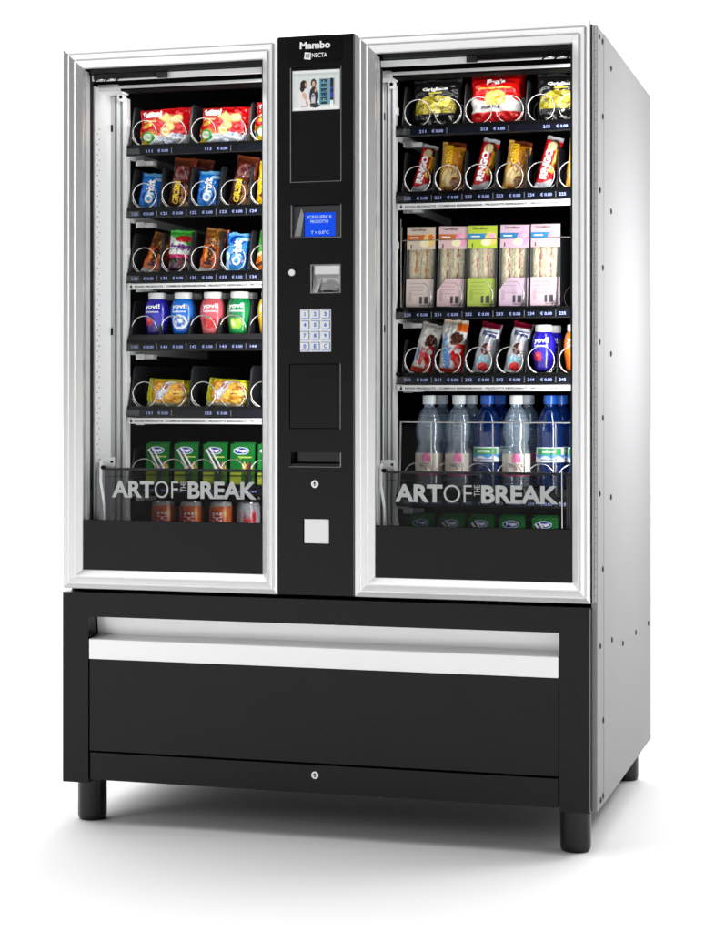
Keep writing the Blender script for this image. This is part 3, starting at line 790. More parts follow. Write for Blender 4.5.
def art_green(A):
    A.fill((.92, .45, .08)); A.m(A.v > .55+.4*A.u, (.25, .60, .20)); A.m(np.abs(A.v-.50-.3*A.u) < .05, (.95, .85, .6)); A.m(np.abs(A.v-.25-.3*A.u) < .04, (.35, .16, .05)); A.spots(0, .25, .4, .15, 8, [(.98, .7, .15), (.6, .25, .05)], .1, 8); return A
gr = pack('snack_bag', .066, .100, .026, art_green, [], 7)
place(gr, .4450, .203, zl(2)+.001, 0, 6, -8, 'orange and green snack bag cut off by the door frame on the third left shelf', 'snack bag')

# --- drinking yogurt bottles
YP = [(.0, 0), (.0175, 0), (.0205, .002), (.0222, .008), (.0232, .020), (.0262, .040), (.0272, .052), (.0265, .064), (.0240, .076), (.0205, .084), (.0172, .088), (.0172, .090)]
def dense(prof, k=3):
    out = []
    for (a, b_) in zip(prof[:-1], prof[1:]):
        for i in range(k): out.append((a[0]+(b_[0]-a[0])*i/k, a[1]+(b_[1]-a[1])*i/k))
    return out+[prof[-1]]
def rad(prof, z):
    for (a, b_) in zip(prof[:-1], prof[1:]):
        if a[1] <= z <= b_[1] and b_[1] > a[1]: return a[0]+(b_[0]-a[0])*(z-a[1])/(b_[1]-a[1])
    return prof[-1][0]
def yogurt(base_, dark_, fruit, seed):
    root = empty('yogurt_bottle')
    mb = MB()
    def art(A):
        A.fill(base_); A.m(A.v < .006, (.85, .85, .85)); A.m((A.v > .0865), (.9, .9, .9)); A.m(np.abs(A.v-.0505) < .0005, (1, 1, 1))
        A.m(A.v < .030+.006*np.sin(A.u*14), dark_); A.rect(-.09, .10, .0545, .0565, (.92, .92, .95))
        if fruit == 'milk':
            A.ell(0, .029, .115, .018, (.93, .95, .98)); A.ell(.0, .031, .085, .012, dark_); A.ell(-.02, .034, .045, .006, (.93, .95, .98)); A.ell(.05, .029, .03, .005, (.93, .95, .98))
        if fruit == 'berry':
            A.ell(.055, .032, .06, .011, (.85, .10, .18)); A.ell(.045, .035, .025, .004, (.95, .40, .45)); A.spots(-.02, .020, .10, .009, 14, [(.12, .06, .30), (.25, .12, .45), (.08, .04, .18)], .018, 5)
        if fruit == 'straw':
            A.ell(-.05, .026, .05, .012, (.80, .05, .08)); A.ell(.03, .024, .055, .013, (.85, .08, .10)); A.ell(.09, .028, .035, .009, (.72, .04, .08)); A.ell(.02, .038, .04, .003, (.25, .55, .15)); A.spots(0, .025, .08, .01, 10, [(.98, .7, .3)], .005, 3)
        if fruit == 'apple':
            A.ell(-.03, .026, .055, .013, (.60, .80, .20)); A.ell(.045, .024, .055, .013, (.72, .86, .30)); A.ell(.05, .026, .025, .007, (.92, .95, .70)); A.ell(-.05, .031, .015, .004, (.90, .96, .6))
        if fruit == 'banana':
            A.ell(0, .028, .07, .012, (.55, .35, .12)); A.ell(0, .031, .06, .007, (.98, .9, .5))
        if fruit == 'peach':
            A.ell(.0, .028, .07, .013, (.98, .55, .12)); A.ell(.06, .024, .05, .010, (.96, .42, .1)); A.ell(.02, .031, .03, .006, (1, .8, .4))
        return A
    mb.lathe(dense(YP, 4), 'sleeve', 72, art); bo = mb.build('body', root, smooth=True)
    tb = MB()
    def fn(x, z): r = rad(YP, z)+.0005; a = x/.026; return (r*math.sin(a), -r*math.cos(a), z)
    tb.text('yovi!', -.0175, .0175, .0590, .0745, 0, txtmat((1, 1, 1)), bold=.035, fn=fn)
    tb.build('lettering', bo)
    cpb = MB(); cpb.lathe([(.0, .088), (.0185, .088), (.0190, .089), (.0190, .1005), (.0180, .1025), (.0, .1028)], 'cap', 40); cpb.build('cap', root)
    return root
zy = LZ[3]+.031
YG = 'drinking yogurt bottles in the left bay'
yb = yogurt((.16, .12, .70), (.14, .08, .55), 'berry', 1)
ym = yogurt((.05, .45, .85), (.04, .38, .80), 'milk', 2)
ys_ = yogurt((.86, .36, .40), (.84, .40, .42), 'straw', 3)
ya = yogurt((.04, .52, .28), (.10, .58, .25), 'apple', 4)
yn = yogurt((.97, .80, .12), (.95, .72, .1), 'banana', 5)
for o, x, r, lab in ((yb, .1595, -6, 'dark blue berry yogurt bottle at the left end of the left yogurt shelf'), (ym, .2280, -2, 'sky blue plain milk yogurt bottle, second on the left yogurt shelf'),
                     (ys_, .3050, 6, 'pink strawberry yogurt bottle between the sky blue and the green bottles'), (ya, .3740, 0, 'green apple yogurt bottle, fourth on the left yogurt shelf'),
                     (yn, .4530, 0, 'yellow banana yogurt bottle half hidden by the door frame of the left bay')):
    place(o, x, .206, zy, r, 0, 0, lab, 'yogurt bottle', YG); o.scale = (1.17, 1.17, 1)
for o, x, lab in ((yb, .160, 'dark blue berry yogurt bottle standing behind the front dark blue one'), (ym, .230, 'sky blue yogurt bottle standing behind the front sky blue one'),
                  (ys_, .306, 'pink strawberry yogurt bottle standing behind the front pink one'), (ya, .376, 'green apple yogurt bottle standing behind the front green one')):
    c_ = copy_tree(o); place(c_, x, .268, zy, 20, 0, 0, lab, 'yogurt bottle', YG); c_.scale = (1.17, 1.17, 1)

# --- yellow cakes
def art_cake(A):
    A.fill((.88, .62, .16)); A.m(np.abs(A.u) > .36, (.88, .86, .12)); A.m(A.v > .90, (.80, .80, .15)); A.m((A.v < .12), (.90, .85, .70))
    A.spots(.12, .5, .28, .35, 26, [(.93, .70, .22), (.80, .48, .12), (.96, .80, .40)], .06, 4); A.ell(-.10, .55, .11, .36, (.78, .76, .80), -.35); A.ell(-.09, .56, .06, .26, (.92, .92, .95), -.35); A.ell(-.05, .70, .07, .10, (.70, .40, .10)); A.spots(.2, .6, .1, .2, 5, [(.55, .25, .10)], .025, 8)
    A.m((np.abs(A.u) > .36) & (np.abs(A.u) < .375), (.5, .5, .1)); return A
ck = pack('cake_pack', .112, .070, .046, art_cake, [], 11, vert=False, nu=60, nv=36, wob=.004)
place(ck, .190, .206, zl(4)+.001, 6, 4, -6, 'yellow sponge cake pack at the left end of the left cake shelf', 'cake pack', 'yellow cake packs')
c2 = copy_tree(ck); place(c2, .342, .206, zl(4)+.001, -2, 5, -8, 'yellow sponge cake pack in the middle of the left cake shelf', 'cake pack', 'yellow cake packs')
c3 = copy_tree(ck); place(c3, .4940, .206, zl(4)+.001, 0, 4, -8, 'yellow sponge cake pack cut off by the door frame on the left cake shelf', 'cake pack', 'yellow cake packs')

# --- juice cartons
def carton(straw, seed, dims=(.060, .112, .038), flipy=False):
    root = empty('juice_carton'); w, h, d = dims
    nu, nv = 40, 70; vs = []; mb = MB()
    gx, gz = np.meshgrid(np.linspace(-.5, .5, nu), np.linspace(0, 1, nv))
    A = Art(gx, gz); A.fill((.06, .42, .15)); A.m(A.v > .92, (.10, .42, .16)); A.m(A.v < .34+.1*A.u, (.30, .55, .12)); A.ell(-.06, .83, .32, .09, (.93, .95, .98)); A.ell(-.06, .83, .29, .075, (.05, .20, .60))
    A.spots(.22, .42, .20, .10, 14, [(.55, .30, .12), (.80, .55, .30), (.70, .35, .2), (.85, .70, .45)], .07, seed); A.m((A.v < .30) & (A.u < -.05), (.80, .85, .25)); A.m((A.v < .24) & (A.v > .2), (.10, .35, .10)); A.spots(.0, .64, .35, .03, 5, [(.7, .8, .2)], .05, seed+3)
    vs = [(gx[j, i]*w, -d/2, gz[j, i]*h) for j in range(nv) for i in range(nu)]
    mb.add(vs, [(j*nu+i, j*nu+i+1, (j+1)*nu+i+1, (j+1)*nu+i) for j in range(nv-1) for i in range(nu-1)], 'sleeve', [tuple(x) for x in A.c.reshape(-1, 3)])
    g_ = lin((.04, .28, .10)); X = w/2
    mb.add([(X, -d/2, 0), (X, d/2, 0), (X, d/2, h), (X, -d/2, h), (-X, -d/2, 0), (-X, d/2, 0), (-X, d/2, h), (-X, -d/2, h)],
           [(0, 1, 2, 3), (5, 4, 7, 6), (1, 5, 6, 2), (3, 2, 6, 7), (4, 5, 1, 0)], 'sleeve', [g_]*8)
    mb.add([(-X*.9, 0, h+.0003), (X*.9, -.002, h+.0003), (X*.9, .004, h+.006), (-X*.9, .004, h+.006)], [(0, 1, 2, 3)], 'sleeve', [lin((.15, .55, .25))]*4)
    bd = mb.build('body', root)
    tb = MB(); tb.text('Yoga', -.0175, .0100, .0880, .0985, -d/2-.0006, txtmat((1, 1, 1)), bold=.04); tb.text('Optimum', -.010, .022, .072, .079, -d/2-.0006, txtmat((.85, .9, .4)), bold=.02)
    tb.build('lettering', bd)
    if straw:
        s_ = MB(); y = -d/2-.0025
        s_.tube([(-.024, y, .092), (-.022, y, .096), (.010, y, .030)], .0022, 'whiteink', n=8); s_.tube([(-.014, y-.001, .102), (.018, y-.001, .040)], .0022, 'whiteink', n=8)
        s_.add([(-.028, y-.003, .094), (-.012, y-.003, .106), (.022, y-.003, .040), (.006, y-.003, .026)], [(0, 1, 2, 3)], 'shell')
        s_.build('straw', root)
    return root
ca = carton(True, 1); cb = carton(False, 2)
JG = 'green juice cartons in the left bay'
place(ca, .1650, .205, zl(5)+.001, 6, 0, -4, 'green juice carton with straw at the left end of its row in the left bay', 'juice carton', JG)
for x, src, lab in ((.2400, ca, 'green juice carton with straw, second from the left in the left bay'), (.3150, ca, 'green juice carton with straw, third from the left in the left bay'),
                    (.3850, cb, 'green juice carton without a straw, between two cartons with straws in the left bay'), (.4550, ca, 'green juice carton with straw cut off by the door frame of the left bay')):
    c_ = copy_tree(src) if src is ca else cb
    place(c_, x, .205, zl(5)+.001, 6, 0, -4, lab, 'juice carton', JG)
for x, src, lab in ((.8330, cb, 'green juice carton low in the right bay under the lettered flap, leftmost'), (.9050, ca, 'green juice carton low in the right bay under the lettered flap, second from the left'),
                    (.9750, ca, 'green juice carton low in the right bay under the lettered flap, in the middle'), (1.0480, cb, 'green juice carton low in the right bay under the lettered flap, fourth from the left'),
                    (1.1250, ca, 'green juice carton low in the right bay under the lettered flap, rightmost')):
    c_ = copy_tree(src); place(c_, x, .205, zr(5)+.001, 5, 0, -3, lab, 'juice carton', 'green juice cartons in the right bay')

# --- cans
def can(kind):
    root = empty('drink_can'); R = .0290
    prof = [(0, 0), (.023, 0), (.0265, .004), (R, .010), (R, .104), (.0255, .1125), (.0245, .115), (.0240, .1155)]
    def art(A):
        if kind == 'tea':
            A.fill((.90, .42, .12)); A.m((A.v > .106), (.8, .8, .8)); A.m((A.v < .01), (.8, .8, .8)); A.ell(.02, .072, .13, .020, (.80, .10, .08), .0); A.ell(-.12, .095, .06, .008, (.97, .7, .4)); A.spots(0, .03, .3, .015, 20, [(.95, .6, .2), (.85, .3, .1)], .03, 5)
        else:
            A.fill((.72, .73, .75)); A.ell(-.07, .078, .10, .020, (.80, .05, .08)); A.ell(-.05, .088, .05, .006, (.72, .73, .75)); A.m((A.v < .05), (.80, .08, .1)); A.ell(.10, .07, .03, .02, (.6, .62, .66))
        return A
    mb = MB(); mb.lathe(dense(prof, 6), 'can', 60, art); bd = mb.build('body', root, smooth=True)
    ld = MB(); ld.lathe([(0, .1140), (.0225, .1140), (.0235, .1158), (.0250, .1162), (.0252, .1150)], 'chrome', 36); ld.build('lid', root)
    if kind == 'tea':
        tb = MB()
        def fn(x, z): r = R+.0006; a = x/R; return (r*math.sin(a), -r*math.cos(a), z)
        tb.text('THE', -.008, .016, .058, .092, 0, txtmat((1, .96, .92)), bold=.05, rot=True, fn=fn); tb.build('lettering', bd)
    return root
t1 = can('tea'); t4 = can('cola'); zc = LZ[6]+.0315-.003
CG = 'drink cans low in the left bay'
place(t1, .174, .208, zc, 8, 0, 0, 'orange iced tea can low in the left bay, leftmost', 'can', CG)
c_ = copy_tree(t1); place(c_, .248, .208, zc, 0, 0, 0, 'orange iced tea can low in the left bay, middle of the three orange ones', 'can', CG)
c_ = copy_tree(t1); place(c_, .325, .208, zc, -8, 0, 0, 'orange iced tea can low in the left bay beside the silver can', 'can', CG)
place(t4, .396, .208, zc, 0, 0, 0, 'silver and red can right of the orange iced tea cans', 'can', CG)
c_ = copy_tree(t4); place(c_, .464, .208, zc, 40, 0, 0, 'silver and red can cut off by the door frame low in the left bay', 'can', CG)

# ================ right bay
def art_chips(A):
    A.fill((.018*6, .10, .11)); A.m(A.v > .93, (.25, .25, .26)); A.ell(0, .36, .44, .26, (.62, .56, .08)); A.spots(0, .38, .36, .22, 42, [(.80, .73, .16), (.90, .84, .38), (.58, .50, .05), (.72, .66, .10), (.42, .40, .08)], .075, 3)
    A.m(A.v < .26, (.06, .06, .06)); A.spots(.0, .12, .42, .10, 16, [(.85, .85, .82), (.10, .10, .10), (.65, .66, .60), (.05, .05, .05)], .06, 8); A.rect(-.12, .12, .66, .69, (.85, .80, .3)); return A
cb1 = pack('crisp_bag', .118, .118, .05, art_chips, [('Grigliate', -.26, .26, .70, .79, (.95, .95, .92), .04, False)], 15, crimp=.05, nu=60, nv=64, wob=.004)
place(cb1, .864, .212, zr(0), -2, 0, -7, 'black crisp bag with yellow crisps at the left end of the top right shelf', 'crisp bag', 'black and yellow crisp bags')
c_ = copy_tree(cb1); place(c_, 1.160, .212, zr(0), 3, 1, -7, 'black crisp bag with yellow crisps at the right end of the top right shelf', 'crisp bag', 'black and yellow crisp bags')
def art_redbag(A):
    A.fill((.82, .05, .05)); A.m(A.v > .92, (.60, .03, .04)); A.m((A.v < .50+.06*np.sin(A.u*9)) & (A.v > .24), (.86, .84, .82)); A.ell(0, .50, .22, .17, (.88, .75, .30)); A.spots(0, .50, .18, .12, 14, [(.93, .82, .42), (.80, .62, .2)], .06, 3)
    A.rect(-.32, .32, .70, .72, (.95, .75, .3)); A.m((A.v < .22), (.80, .04, .05)); A.rect(-.28, .1, .30, .36, (.35, .35, .4)); return A
rb = pack('crisp_bag', .120, .120, .05, art_redbag, [("Fan's", -.16, .20, .78, .90, (1, 1, 1), .06, False)], 17, crimp=.05, nu=60, nv=64, wob=.004)
place(rb, 1.008, .212, zr(0), 2, -1, -6, 'red and white crisp bag between two black crisp bags on the top right shelf', 'crisp bag', 'red crisp bags on the top right shelf')
c_ = copy_tree(rb); place(c_, 1.000, .275, zr(0)+.02, 3, 2, -4, 'red crisp bag standing taller behind the front red crisp bag', 'crisp bag', 'red crisp bags on the top right shelf', 1.05)
# cocoa cream biscuit rolls
def art_ringo(A):
    A.fill((.86, .04, .07)); A.m((A.v > .92), (.80, .80, .82)); A.m(A.v < .12+.2*(A.u), (.88, .88, .90)); A.m((A.v < .09), (.85, .85, .88)); A.ell(.08, .82, .34, .12, (.35, .16, .08)); A.ell(-.02, .79, .28, .10, (.95, .85, .65)); A.m((A.u > .22) & (A.v < .75) & (A.v > .45), (.98, .70, .15)); A.spots(.28, .40, .12, .14, 7, [(.98, .80, .25), (.75, .35, .1)], .06, 3); return A
def ringo(): return pack('biscuit_roll', .042, .136, .034, art_ringo, [('RINGO', -.32, .10, .16, .72, (1, 1, 1), .06, True)], 21, crimp=.05, nu=30, nv=70)
r1 = ringo()
RG = 'red biscuit rolls on the second right shelf'; GG = 'gold biscuit sleeves on the second right shelf'
r1b = None
place(r1, .8220, .203, zr(1)+.004, 6, 14, -12, 'red biscuit roll leaning at the left end of the second right shelf', 'biscuit roll', RG, .89)
c_ = copy_tree(r1); place(c_, .9680, .206, zr(1)+.004, 6, 13, -10, 'red biscuit roll in the middle of the second right shelf between gold sleeves', 'biscuit roll', RG, .95)
c_ = copy_tree(r1); place(c_, 1.1170, .206, zr(1)+.004, 6, 14, -10, 'red biscuit roll near the right end of the second right shelf, between gold sleeves', 'biscuit roll', RG, .95)
q1 = gris(True, 23)
place(q1, .8980, .206, zr(1)+.001, 6, 4, -9, 'gold biscuit sleeve between the first two red biscuit rolls on the second right shelf', 'biscuit sleeve', GG, .97)
c_ = copy_tree(q1); place(c_, 1.0480, .210, zr(1)+.001, 6, 8, -9, 'gold biscuit sleeve, second of three, on the second right shelf', 'biscuit sleeve', GG, .96)
c_ = copy_tree(q1); place(c_, 1.1980, .208, zr(1)+.001, 6, 5, -9, 'gold biscuit sleeve cut off by the door frame on the second right shelf', 'biscuit sleeve', GG, .96)

# sandwiches
def sandwich(top, topband, lab, fill, seed):
    root = empty('sandwich_pack'); w, h = .0685, .194; rr = random.Random(seed)
    # bread: two slices with filling between, crumb surface displaced
    mb = MB(); nu, nv = 46, 90
    gx, gz = np.meshgrid(np.linspace(-.5, .5, nu), np.linspace(0, 1, nv))
    A = Art(gx, gz); A.fill((.87, .82, .69)); wv = .015*np.sin(gz*11+seed)
    for cc in (-.19, .21):
        A.m(np.abs(gx-cc-wv) < .045+.03*np.sin(gz*38+seed*2)*np.sin(gz*17), fill); A.m(np.abs(gx-cc-.03-wv) < .012, (.97, .95, .88))
    A.m(np.abs(gx-.01-wv) < .018, (.70, .64, .50)); A.spots(0, .5, .5, .5, 70, [(.82, .75, .60), (.92, .88, .77), (.84, .79, .64)], .03, seed)
    vs = []
    for j in range(nv):
        for i in range(nu):
            u = gx[j, i]; v = gz[j, i]; dy = .004*abs(math.cos((u-.01)*PI*2.5))+noise.noise(Vector((u*14, v*34, seed)))*.0022
            vs.append((u*w*.92, -.020-dy+.008*(2*abs(u))**6, .010+v*(h-.022)))
    mb.add(vs, [(j*nu+i, j*nu+i+1, (j+1)*nu+i+1, (j+1)*nu+i) for j in range(nv-1) for i in range(nu-1)], 'paper', [tuple(x) for x in A.c.reshape(-1, 3)])
    cr = lin((.90, .86, .74)); X = w*.46
    mb.add([(-X, -.012, .01), (X, -.012, .01), (X*.5, .03, .01), (-X*.5, .03, .01), (-X, -.012, h-.012), (X, -.012, h-.012), (X*.5, .03, h-.012), (-X*.5, .03, h-.012)],
           [(0, 1, 2, 3), (1, 5, 6, 2), (0, 3, 7, 4), (3, 2, 6, 7), (4, 7, 6, 5)], 'paper', [cr]*8)
    mb.build('bread', root)
    sh = MB(); X = w/2; 
    sh.add([(-X, -.029, .002), (X, -.029, .002), (X*.6, .036, .002), (-X*.6, .036, .002), (-X, -.029, h), (X, -.029, h), (X*.6, .036, h), (-X*.6, .036, h)],
           [(0, 1, 5, 4), (1, 2, 6, 5), (2, 3, 7, 6), (3, 0, 4, 7), (0, 3, 2, 1), (4, 5, 6, 7)], 'shell')
    sh.tube([(-X, -.029, .002), (-X, -.029, h), (X, -.029, h), (X, -.029, .002), (-X, -.029, .002)], .0008, 'shell', n=6)
    sh.build('clear_tray', root)
    def panel(z0, z1, artf, y, name, corner=0.):
        m_ = MB(); a_, b_ = 44, 40; gx, gz = np.meshgrid(np.linspace(-.5, .5, a_), np.linspace(0, 1, b_)); B = artf(Art(gx, gz))
        vv = []
        for j in range(b_):
            for i in range(a_):
                u = gx[j, i]; v = gz[j, i]; uu = u
                if corner and u < 0 and v > .55: uu = max(u, -.5+corner*(v-.55)/.45)
                vv.append((uu*w*.99, y, z0+v*(z1-z0)))
        m_.add(vv, [(j*a_+i, j*a_+i+1, (j+1)*a_+i+1, (j+1)*a_+i) for j in range(b_-1) for i in range(a_-1)], 'paper', [tuple(x) for x in B.c.reshape(-1, 3)])
        return m_
    def at_(B):
        B.fill(top); B.m((B.v > .38) & (B.v < .66) & (B.u < .15), topband); B.ell(.28, .42, .2, .30, (.96, .80, .45) if seed % 2 else (.95, .60, .75)); B.ell(.12, .26, .17, .16, (.97, .93, .75)); B.ell(.34, .55, .1, .12, (.90, .45, .2) if seed == 1 else (.93, .70, .78)); B.rect(-.40, -.1, .50, .54, (.98, .98, .95)); B.rect(-.38, -.33, .05, .22, (.3, .3, .3)); return B
    t_ = panel(.140, h-.001, at_, -.0302, 'top_label')
    t_.text('Carrefour', -.024, .012, .184, .190, -.0306, txtmat((.25, .22, .25)), bold=.02); t_.build('top_label', root)
    def bt(B):
        B.fill(lab); B.lines(-.4, .12, .45, .90, 7, tuple(x*.80 for x in lab), .35); B.rect(-.42, -.30, .2, .55, tuple(x*.88 for x in lab))
        for i in range(14): B.rect(-.02+i*.026, -.02+i*.026+.013*(1 if i % 3 else 1.6), .12, .36, (.25, .25, .28))
        B.rect(.0, .42, .05, .09, tuple(x*.7 for x in lab)); B.ell(.44, .06, .03, .05, (.2, .5, .85)); return B
    b2 = panel(.004, .070, bt, -.0302, 'bottom_label', corner=.3 if seed in (2, 4) else 0); b2.build('bottom_label', root)
    return root
zs_ = RZ[2]+.0135
PINK = (.86, .74, .75); 
sw = [sandwich((.84, .77, .70), (.80, .42, .14), (.86, .79, .76), (.88, .55, .25), 1), sandwich((.86, .73, .74), (.80, .42, .20), PINK, (.72, .48, .32), 2),
      sandwich((.72, .80, .22), (.20, .55, .75), (.68, .75, .32), (.78, .50, .42), 3), sandwich((.82, .69, .76), (.15, .48, .70), (.79, .69, .76), (.70, .42, .35), 4),
      sandwich((.80, .67, .70), (.15, .48, .70), (.79, .68, .72), (.65, .35, .28), 6)]
for i, lab in enumerate(('sandwich pack with pale label and orange filling at the left end of the sandwich shelf', 'sandwich pack with pink label and orange band, second from the left', 'sandwich pack with lime green labels in the middle of the sandwich shelf',
                         'sandwich pack with pink label and blue band directly right of the lime green one', 'sandwich pack with pink label and blue band cut off by the door frame')):
    place(sw[i], (.8285, .9025, .9760, 1.0510, 1.1260)[i], .214, zs_, 3, (.5, 1.5, .5, 1, 0)[i], -3.5, lab, 'sandwich', 'packed sandwiches in the right bay')

# milk chocolate bars, fourth right shelf
def art_kinder(A):
    A.fill((.90, .88, .86)); A.m(A.v > .90, (.80, .78, .76)); A.m((A.u > .02+.1*np.sin(A.v*14)) & (A.v < .56), (.82, .08, .05)); A.m(A.v < .10, (.88, .25, .12)); A.ell(.12, .66, .26, .11, (.28, .12, .07)); A.ell(.02, .58, .16, .06, (.36, .17, .10)); A.ell(.20, .42, .14, .05, (.93, .92, .90)); A.m((A.u > .2) & (A.v > .74) & (A.v < .9), (.93, .92, .9)); A.ell(-.32, .35, .06, .15, (.35, .60, .85)); return A
kb = pack('chocolate_bar', .052, .126, .022, art_kinder, [('kinder', -.30, -.06, .14, .50, (.85, .15, .1), .05, True)], 31, crimp=.05, nu=30, nv=66)
place(kb, .8270, .202, zr(3)+.004, 6, 14, -12, 'white and red milk chocolate bar leaning at the left end of the fourth right shelf', 'chocolate bar', 'white and red chocolate bars', .98)
def art_kinder2(A):
    art_kinder(A); A.m((A.u > .1) & (A.v > .78), (.92, .42, .08)); A.m(A.v > .93, (.93, .85, .75)); A.ell(-.34, .5, .08, .25, (.45, .68, .88)); return A
kb2 = pack('chocolate_bar', .060, .130, .024, art_kinder2, [('kinder', -.34, -.06, .10, .50, (.30, .55, .85), .05, True)], 33, crimp=.05, nu=32, nv=66)
place(kb2, .9000, .204, zr(3)+.001, 6, 5, -9, 'white and red milk chocolate bar with orange upper corner, second on the fourth right shelf', 'chocolate bar', 'white and red chocolate bars')
def art_maxi(A):
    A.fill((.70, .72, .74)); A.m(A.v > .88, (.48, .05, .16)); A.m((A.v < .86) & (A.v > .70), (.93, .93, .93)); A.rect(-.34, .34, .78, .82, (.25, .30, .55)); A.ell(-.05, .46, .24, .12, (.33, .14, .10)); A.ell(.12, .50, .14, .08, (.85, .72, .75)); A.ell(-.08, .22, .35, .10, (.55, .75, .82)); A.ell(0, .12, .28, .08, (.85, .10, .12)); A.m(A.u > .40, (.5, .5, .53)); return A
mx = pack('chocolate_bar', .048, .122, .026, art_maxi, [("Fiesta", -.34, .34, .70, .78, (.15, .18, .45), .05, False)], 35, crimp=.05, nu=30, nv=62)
place(mx, .9750, .203, zr(3)+.003, 5, 11, -10, 'silver chocolate bar with dark red top, left one of the two alike', 'chocolate bar', 'silver and dark red chocolate bars')
c_ = copy_tree(mx); place(c_, 1.0500, .203, zr(3)+.003, 5, 11, -10, 'silver chocolate bar with dark red top beside the dark blue yogurt bottle', 'chocolate bar', 'silver and dark red chocolate bars')
YR = 'drinking yogurt bottles in the right bay'
y2 = copy_tree(yb); place(y2, 1.1200, .210, zr(3)+.008, -4, 0, 0, 'dark blue berry yogurt bottle in front on the fourth right shelf', 'yogurt bottle', YR, 1.04)
y2 = copy_tree(yb); place(y2, 1.1300, .275, zr(3)+.008, -4, 0, 0, 'dark blue yogurt bottle behind the front one on the fourth right shelf', 'yogurt bottle', YR, 1.04)
yp = yogurt((.95, .50, .10), (.95, .42, .08), 'peach', 7); place(yp, 1.1950, .210, zr(3)+.008, 0, 0, 0, 'orange peach yogurt bottle cut off by the door frame on the fourth right shelf', 'yogurt bottle', YR, 1.04)

# water bottles
BP = [(0, 0), (.024, 0), (.0285, .004), (.0300, .012), (.0300, .030), (.0285, .034), (.0300, .038), (.0300, .072), (.0290, .086), (.0255, .096), (.0245, .104), (.0275, .112),
      (.0300, .124), (.0298, .136), (.0270, .152), (.0225, .166), (.0165, .178), (.0125, .184), (.0120, .190), (.0145, .191), (.0145, .193), (.0120, .194), (.0120, .200)]
def bottle(kind):
    root = empty('water_bottle'); mat = 'pet' if kind == 'clear' else 'petblue'
    P = [(r*(1.08 if z < .18 else 1), z) for r, z in BP]
    if kind == 'blue': P = [((r*1.08 if z < .18 else r) if not (.086 < z < .116) else .0315, z) for r, z in BP]
    mb = MB(); n = 40
    if kind == 'clear': P = [(r+(.0009*math.sin(z*1150) if .098 < z < .168 or .036 < z < .028 else 0), z) for r, z in dense(P, 4)]
    D_ = dense(P, 2); vs = []
    mb.lathe(D_, mat, n); bd = mb.build('body', root, smooth=True)
    c_ = MB(); c_.lathe([(0, .190), (.0150, .190), (.0155, .191), (.0155, .2085), (.0145, .210), (0, .2102)], 'capgrey' if kind == 'clear' else 'capblue', 30)
    c_.build('cap', root)
    # water column
    w = MB(); wl = .168; w.lathe([(max(r-.0022, .0), z) for r, z in D_ if z < wl], M['water'] if kind == 'clear' else M['waterb'], 28); w.build('water', root, smooth=True)
    lb = MB(); z0, z1 = (.030, .080) if kind == 'clear' else (.062, .095)
    def art(A):
        if kind == 'clear':
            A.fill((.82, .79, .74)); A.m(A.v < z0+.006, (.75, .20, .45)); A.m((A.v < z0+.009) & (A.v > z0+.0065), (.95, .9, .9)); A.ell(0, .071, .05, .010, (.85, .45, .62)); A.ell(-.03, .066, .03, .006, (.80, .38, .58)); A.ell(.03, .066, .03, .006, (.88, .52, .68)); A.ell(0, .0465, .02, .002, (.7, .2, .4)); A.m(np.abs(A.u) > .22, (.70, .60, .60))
        else:
            A.fill((.80, .83, .86)); A.rect(-.17, .17, z0+.017, z1-.003, (.12, .55, .25)); A.m((A.v < z0+.017) & (A.v > z0+.011+.003*np.sin(A.u*40)), (.25, .50, .75)); A.rect(-.1, .1, z0+.004, z0+.007, (.5, .55, .6))
        return A
    pr = [(rad(P, z)+.0007, z) for z in np.linspace(z0, z1, 34)]
    lb.lathe(pr, 'paper', 64, art)
    def fn(x, z): r = rad(P, z)+.0014; a = x/.033; return (r*math.sin(a), -r*math.cos(a), z)
    if kind == 'clear': lb.text('ROCCA', -.016, .016, .050, .058, 0, txtmat((.25, .22, .25)), bold=.0, fn=fn)
    else: lb.text('SANTANNA', -.016, .016, z0+.020, z0+.027, 0, txtmat((.9, .95, .9)), bold=.03, fn=fn)
    lb.f = lb.f; lb.build('label', root, smooth=True)
    return root
M['water'] = clear('still_water', (.96, .98, .99), .05, .04, diffuse=(.35, .42, .5), dmix=.03, edge=.5)
M['waterb'] = clear('blue_tinted_water', (.10, .18, .42), .04, .02, diffuse=lin((.01, .05, .20)), dmix=.25, edge=.4)
bc = bottle('clear'); bb = bottle('blue'); zb_ = RZ[4]+.0305
WG = 'water bottles in the right bay'
xs = [.850, .922, .990, 1.059, 1.139, 1.212]
kinds = ['c', 'c', 'b', 'c', 'b', 'b']
labs = ['clear water bottle with beige label at the left end of the bottle row', 'clear water bottle with beige label, second in the bottle row', 'blue water bottle with white and green label between two clear bottles', 'clear water bottle with beige label between two blue bottles',
        'blue water bottle with white and green label near the right end of the bottle row', 'blue water bottle cut off by the door frame at the right of its row']
first = {'c': True, 'b': True}
for i in range(6):
    src = bc if kinds[i] == 'c' else bb
    o = src if first[kinds[i]] else copy_tree(src); first[kinds[i]] = False
    place(o, xs[i]-.004, .212, zb_, (0, 6, -4, 10, 3, 0)[i], 0, 0, labs[i], 'water bottle', WG)
for i in range(5):
    src = bc if kinds[i] == 'c' else bb
    place(copy_tree(src), xs[i]+.010, .282, zb_, 30, 0, 0, ('clear' if kinds[i] == 'c' else 'blue')+' water bottle in the back row, '+('leftmost', 'second from the left', 'third from the left', 'fourth from the left', 'fifth from the left')[i], 'water bottle', WG)

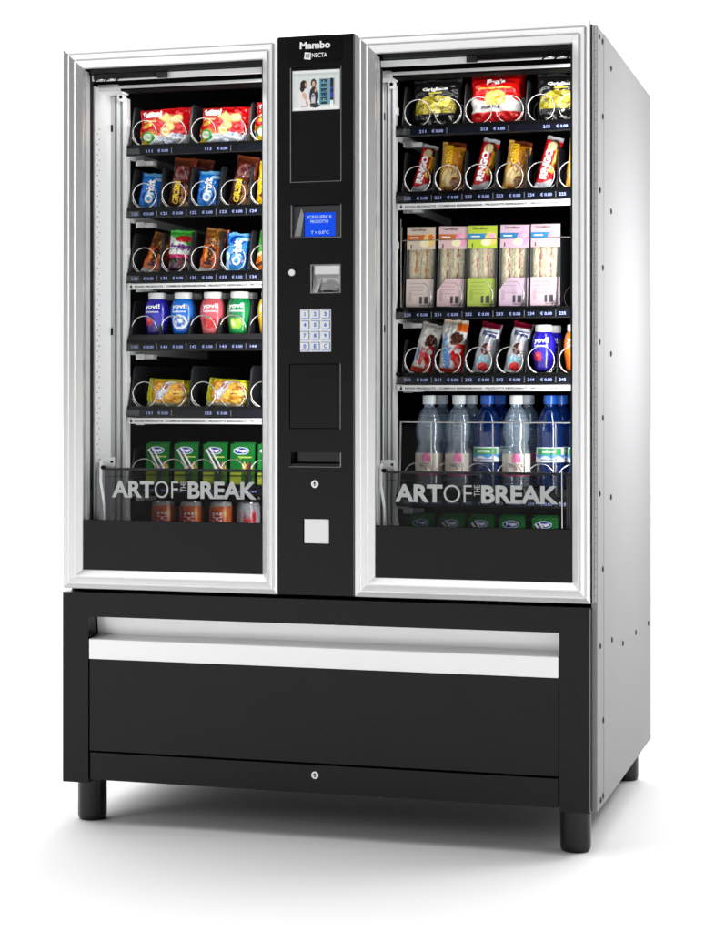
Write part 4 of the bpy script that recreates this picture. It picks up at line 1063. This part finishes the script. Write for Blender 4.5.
# ================================================================== SETTING, LIGHT, CAMERA
f = MB(); S = 60.
f.quad([(-S, -S, GZ), (S, -S, GZ), (S, S, GZ), (-S, S, GZ)], 'floor'); fl = f.build('floor'); fl['kind'] = 'structure'

def area(name, loc, target, sx, sy, power, color=(1, 1, 1)):
    l = bpy.data.lights.new(name, 'AREA'); l.shape = 'RECTANGLE'; l.size = sx; l.size_y = sy; l.energy = power; l.color = color
    o = bpy.data.objects.new(name, l); col.objects.link(o); o.location = loc
    o.rotation_euler = (Vector(target)-Vector(loc)).to_track_quat('-Z', 'Y').to_euler(); return o
# studio softboxes
area('softbox_right', (1.90, .52, 1.22), (1.27, .52, 1.20), .42, .36, 10.5)
area('softbox_left', (-3.2, -3.6, 2.1), (.7, 0, 1.1), 1.4, 1.6, 44)
# lamps inside the two bays: one strip behind the door's right stile, one under the header
for nm, x0, x1 in (('left', .05, .53), ('right', .77, 1.225)):
    o = area('bay_lamp_'+nm, (x1-.012, .085, 1.17), (x1-.20, .22, 1.17), .03, 1.14, 2.7)
    o = area('bay_toplamp_'+nm, ((x0+x1)/2, .125, 1.742), ((x0+x1)/2, .20, 1.50), .40, .02, .35)

w = bpy.data.worlds.new('World'); scene.world = w; w.use_nodes = True
nt = w.node_tree
for n in list(nt.nodes): nt.nodes.remove(n)
out = nt.nodes.new('ShaderNodeOutputWorld'); bg = nt.nodes.new('ShaderNodeBackground'); nt.links.new(bg.outputs[0], out.inputs[0])
tc = nt.nodes.new('ShaderNodeTexCoord'); sep = nt.nodes.new('ShaderNodeSeparateXYZ'); nt.links.new(tc.outputs['Generated'], sep.inputs[0])
def mr(src, a, b_, lo, hi, smooth=True):
    n = nt.nodes.new('ShaderNodeMapRange'); n.interpolation_type = 'SMOOTHSTEP'
    n.inputs['From Min'].default_value = a; n.inputs['From Max'].default_value = b_; n.inputs['To Min'].default_value = lo; n.inputs['To Max'].default_value = hi
    nt.links.new(src, n.inputs['Value']); return n.outputs[0]
def mth(op, a, b_):
    n = nt.nodes.new('ShaderNodeMath'); n.operation = op
    for i, v in enumerate((a, b_)):
        if isinstance(v, float): n.inputs[i].default_value = v
        else: nt.links.new(v, n.inputs[i])
    return n.outputs[0]
back = mr(sep.outputs['Y'], .10, .72, .0, 1.08)               # white sweep behind the machine
left = mr(sep.outputs['X'], -.24, -.62, .0, 1.15)               # added world glow left of the camera, shaped for reflections in the black front
front = mth('MULTIPLY', mr(sep.outputs['Y'], .3, -.3, 0., .95), left)
tz = mth('ADD', mth('ADD', mth('MULTIPLY', sep.outputs['Z'], .83), mth('MULTIPLY', sep.outputs['Y'], .46)), mth('MULTIPLY', sep.outputs['X'], -.12))
top = mr(tz, .42, .95, 0., 3.1)
tot = mth('ADD', mth('ADD', back, front), top)
nt.links.new(tot, bg.inputs['Strength']); bg.inputs[0].default_value = (1, 1, 1, 1)

cam = bpy.data.cameras.new('camera'); co = bpy.data.objects.new('camera', cam); col.objects.link(co); scene.camera = co
cam.sensor_fit = 'HORIZONTAL'; cam.sensor_width = 36; cam.lens = 1881.6*36/705
co.location = (1.9003, -4.1125, 1.0017); co.rotation_euler = (PI/2, 0, .2799)
cam.shift_y = -68.42/705; cam.clip_end = 500; cam.clip_start = .05
scene.render.engine = 'CYCLES'
scene.cycles.max_bounces = 10; scene.cycles.transparent_max_bounces = 24; scene.cycles.glossy_bounces = 5
scene.view_settings.view_transform = 'Standard'; scene.view_settings.look = 'None'; scene.view_settings.exposure = 0; scene.view_settings.gamma = 1
scene.render.resolution_x = 775; scene.render.resolution_y = 1024
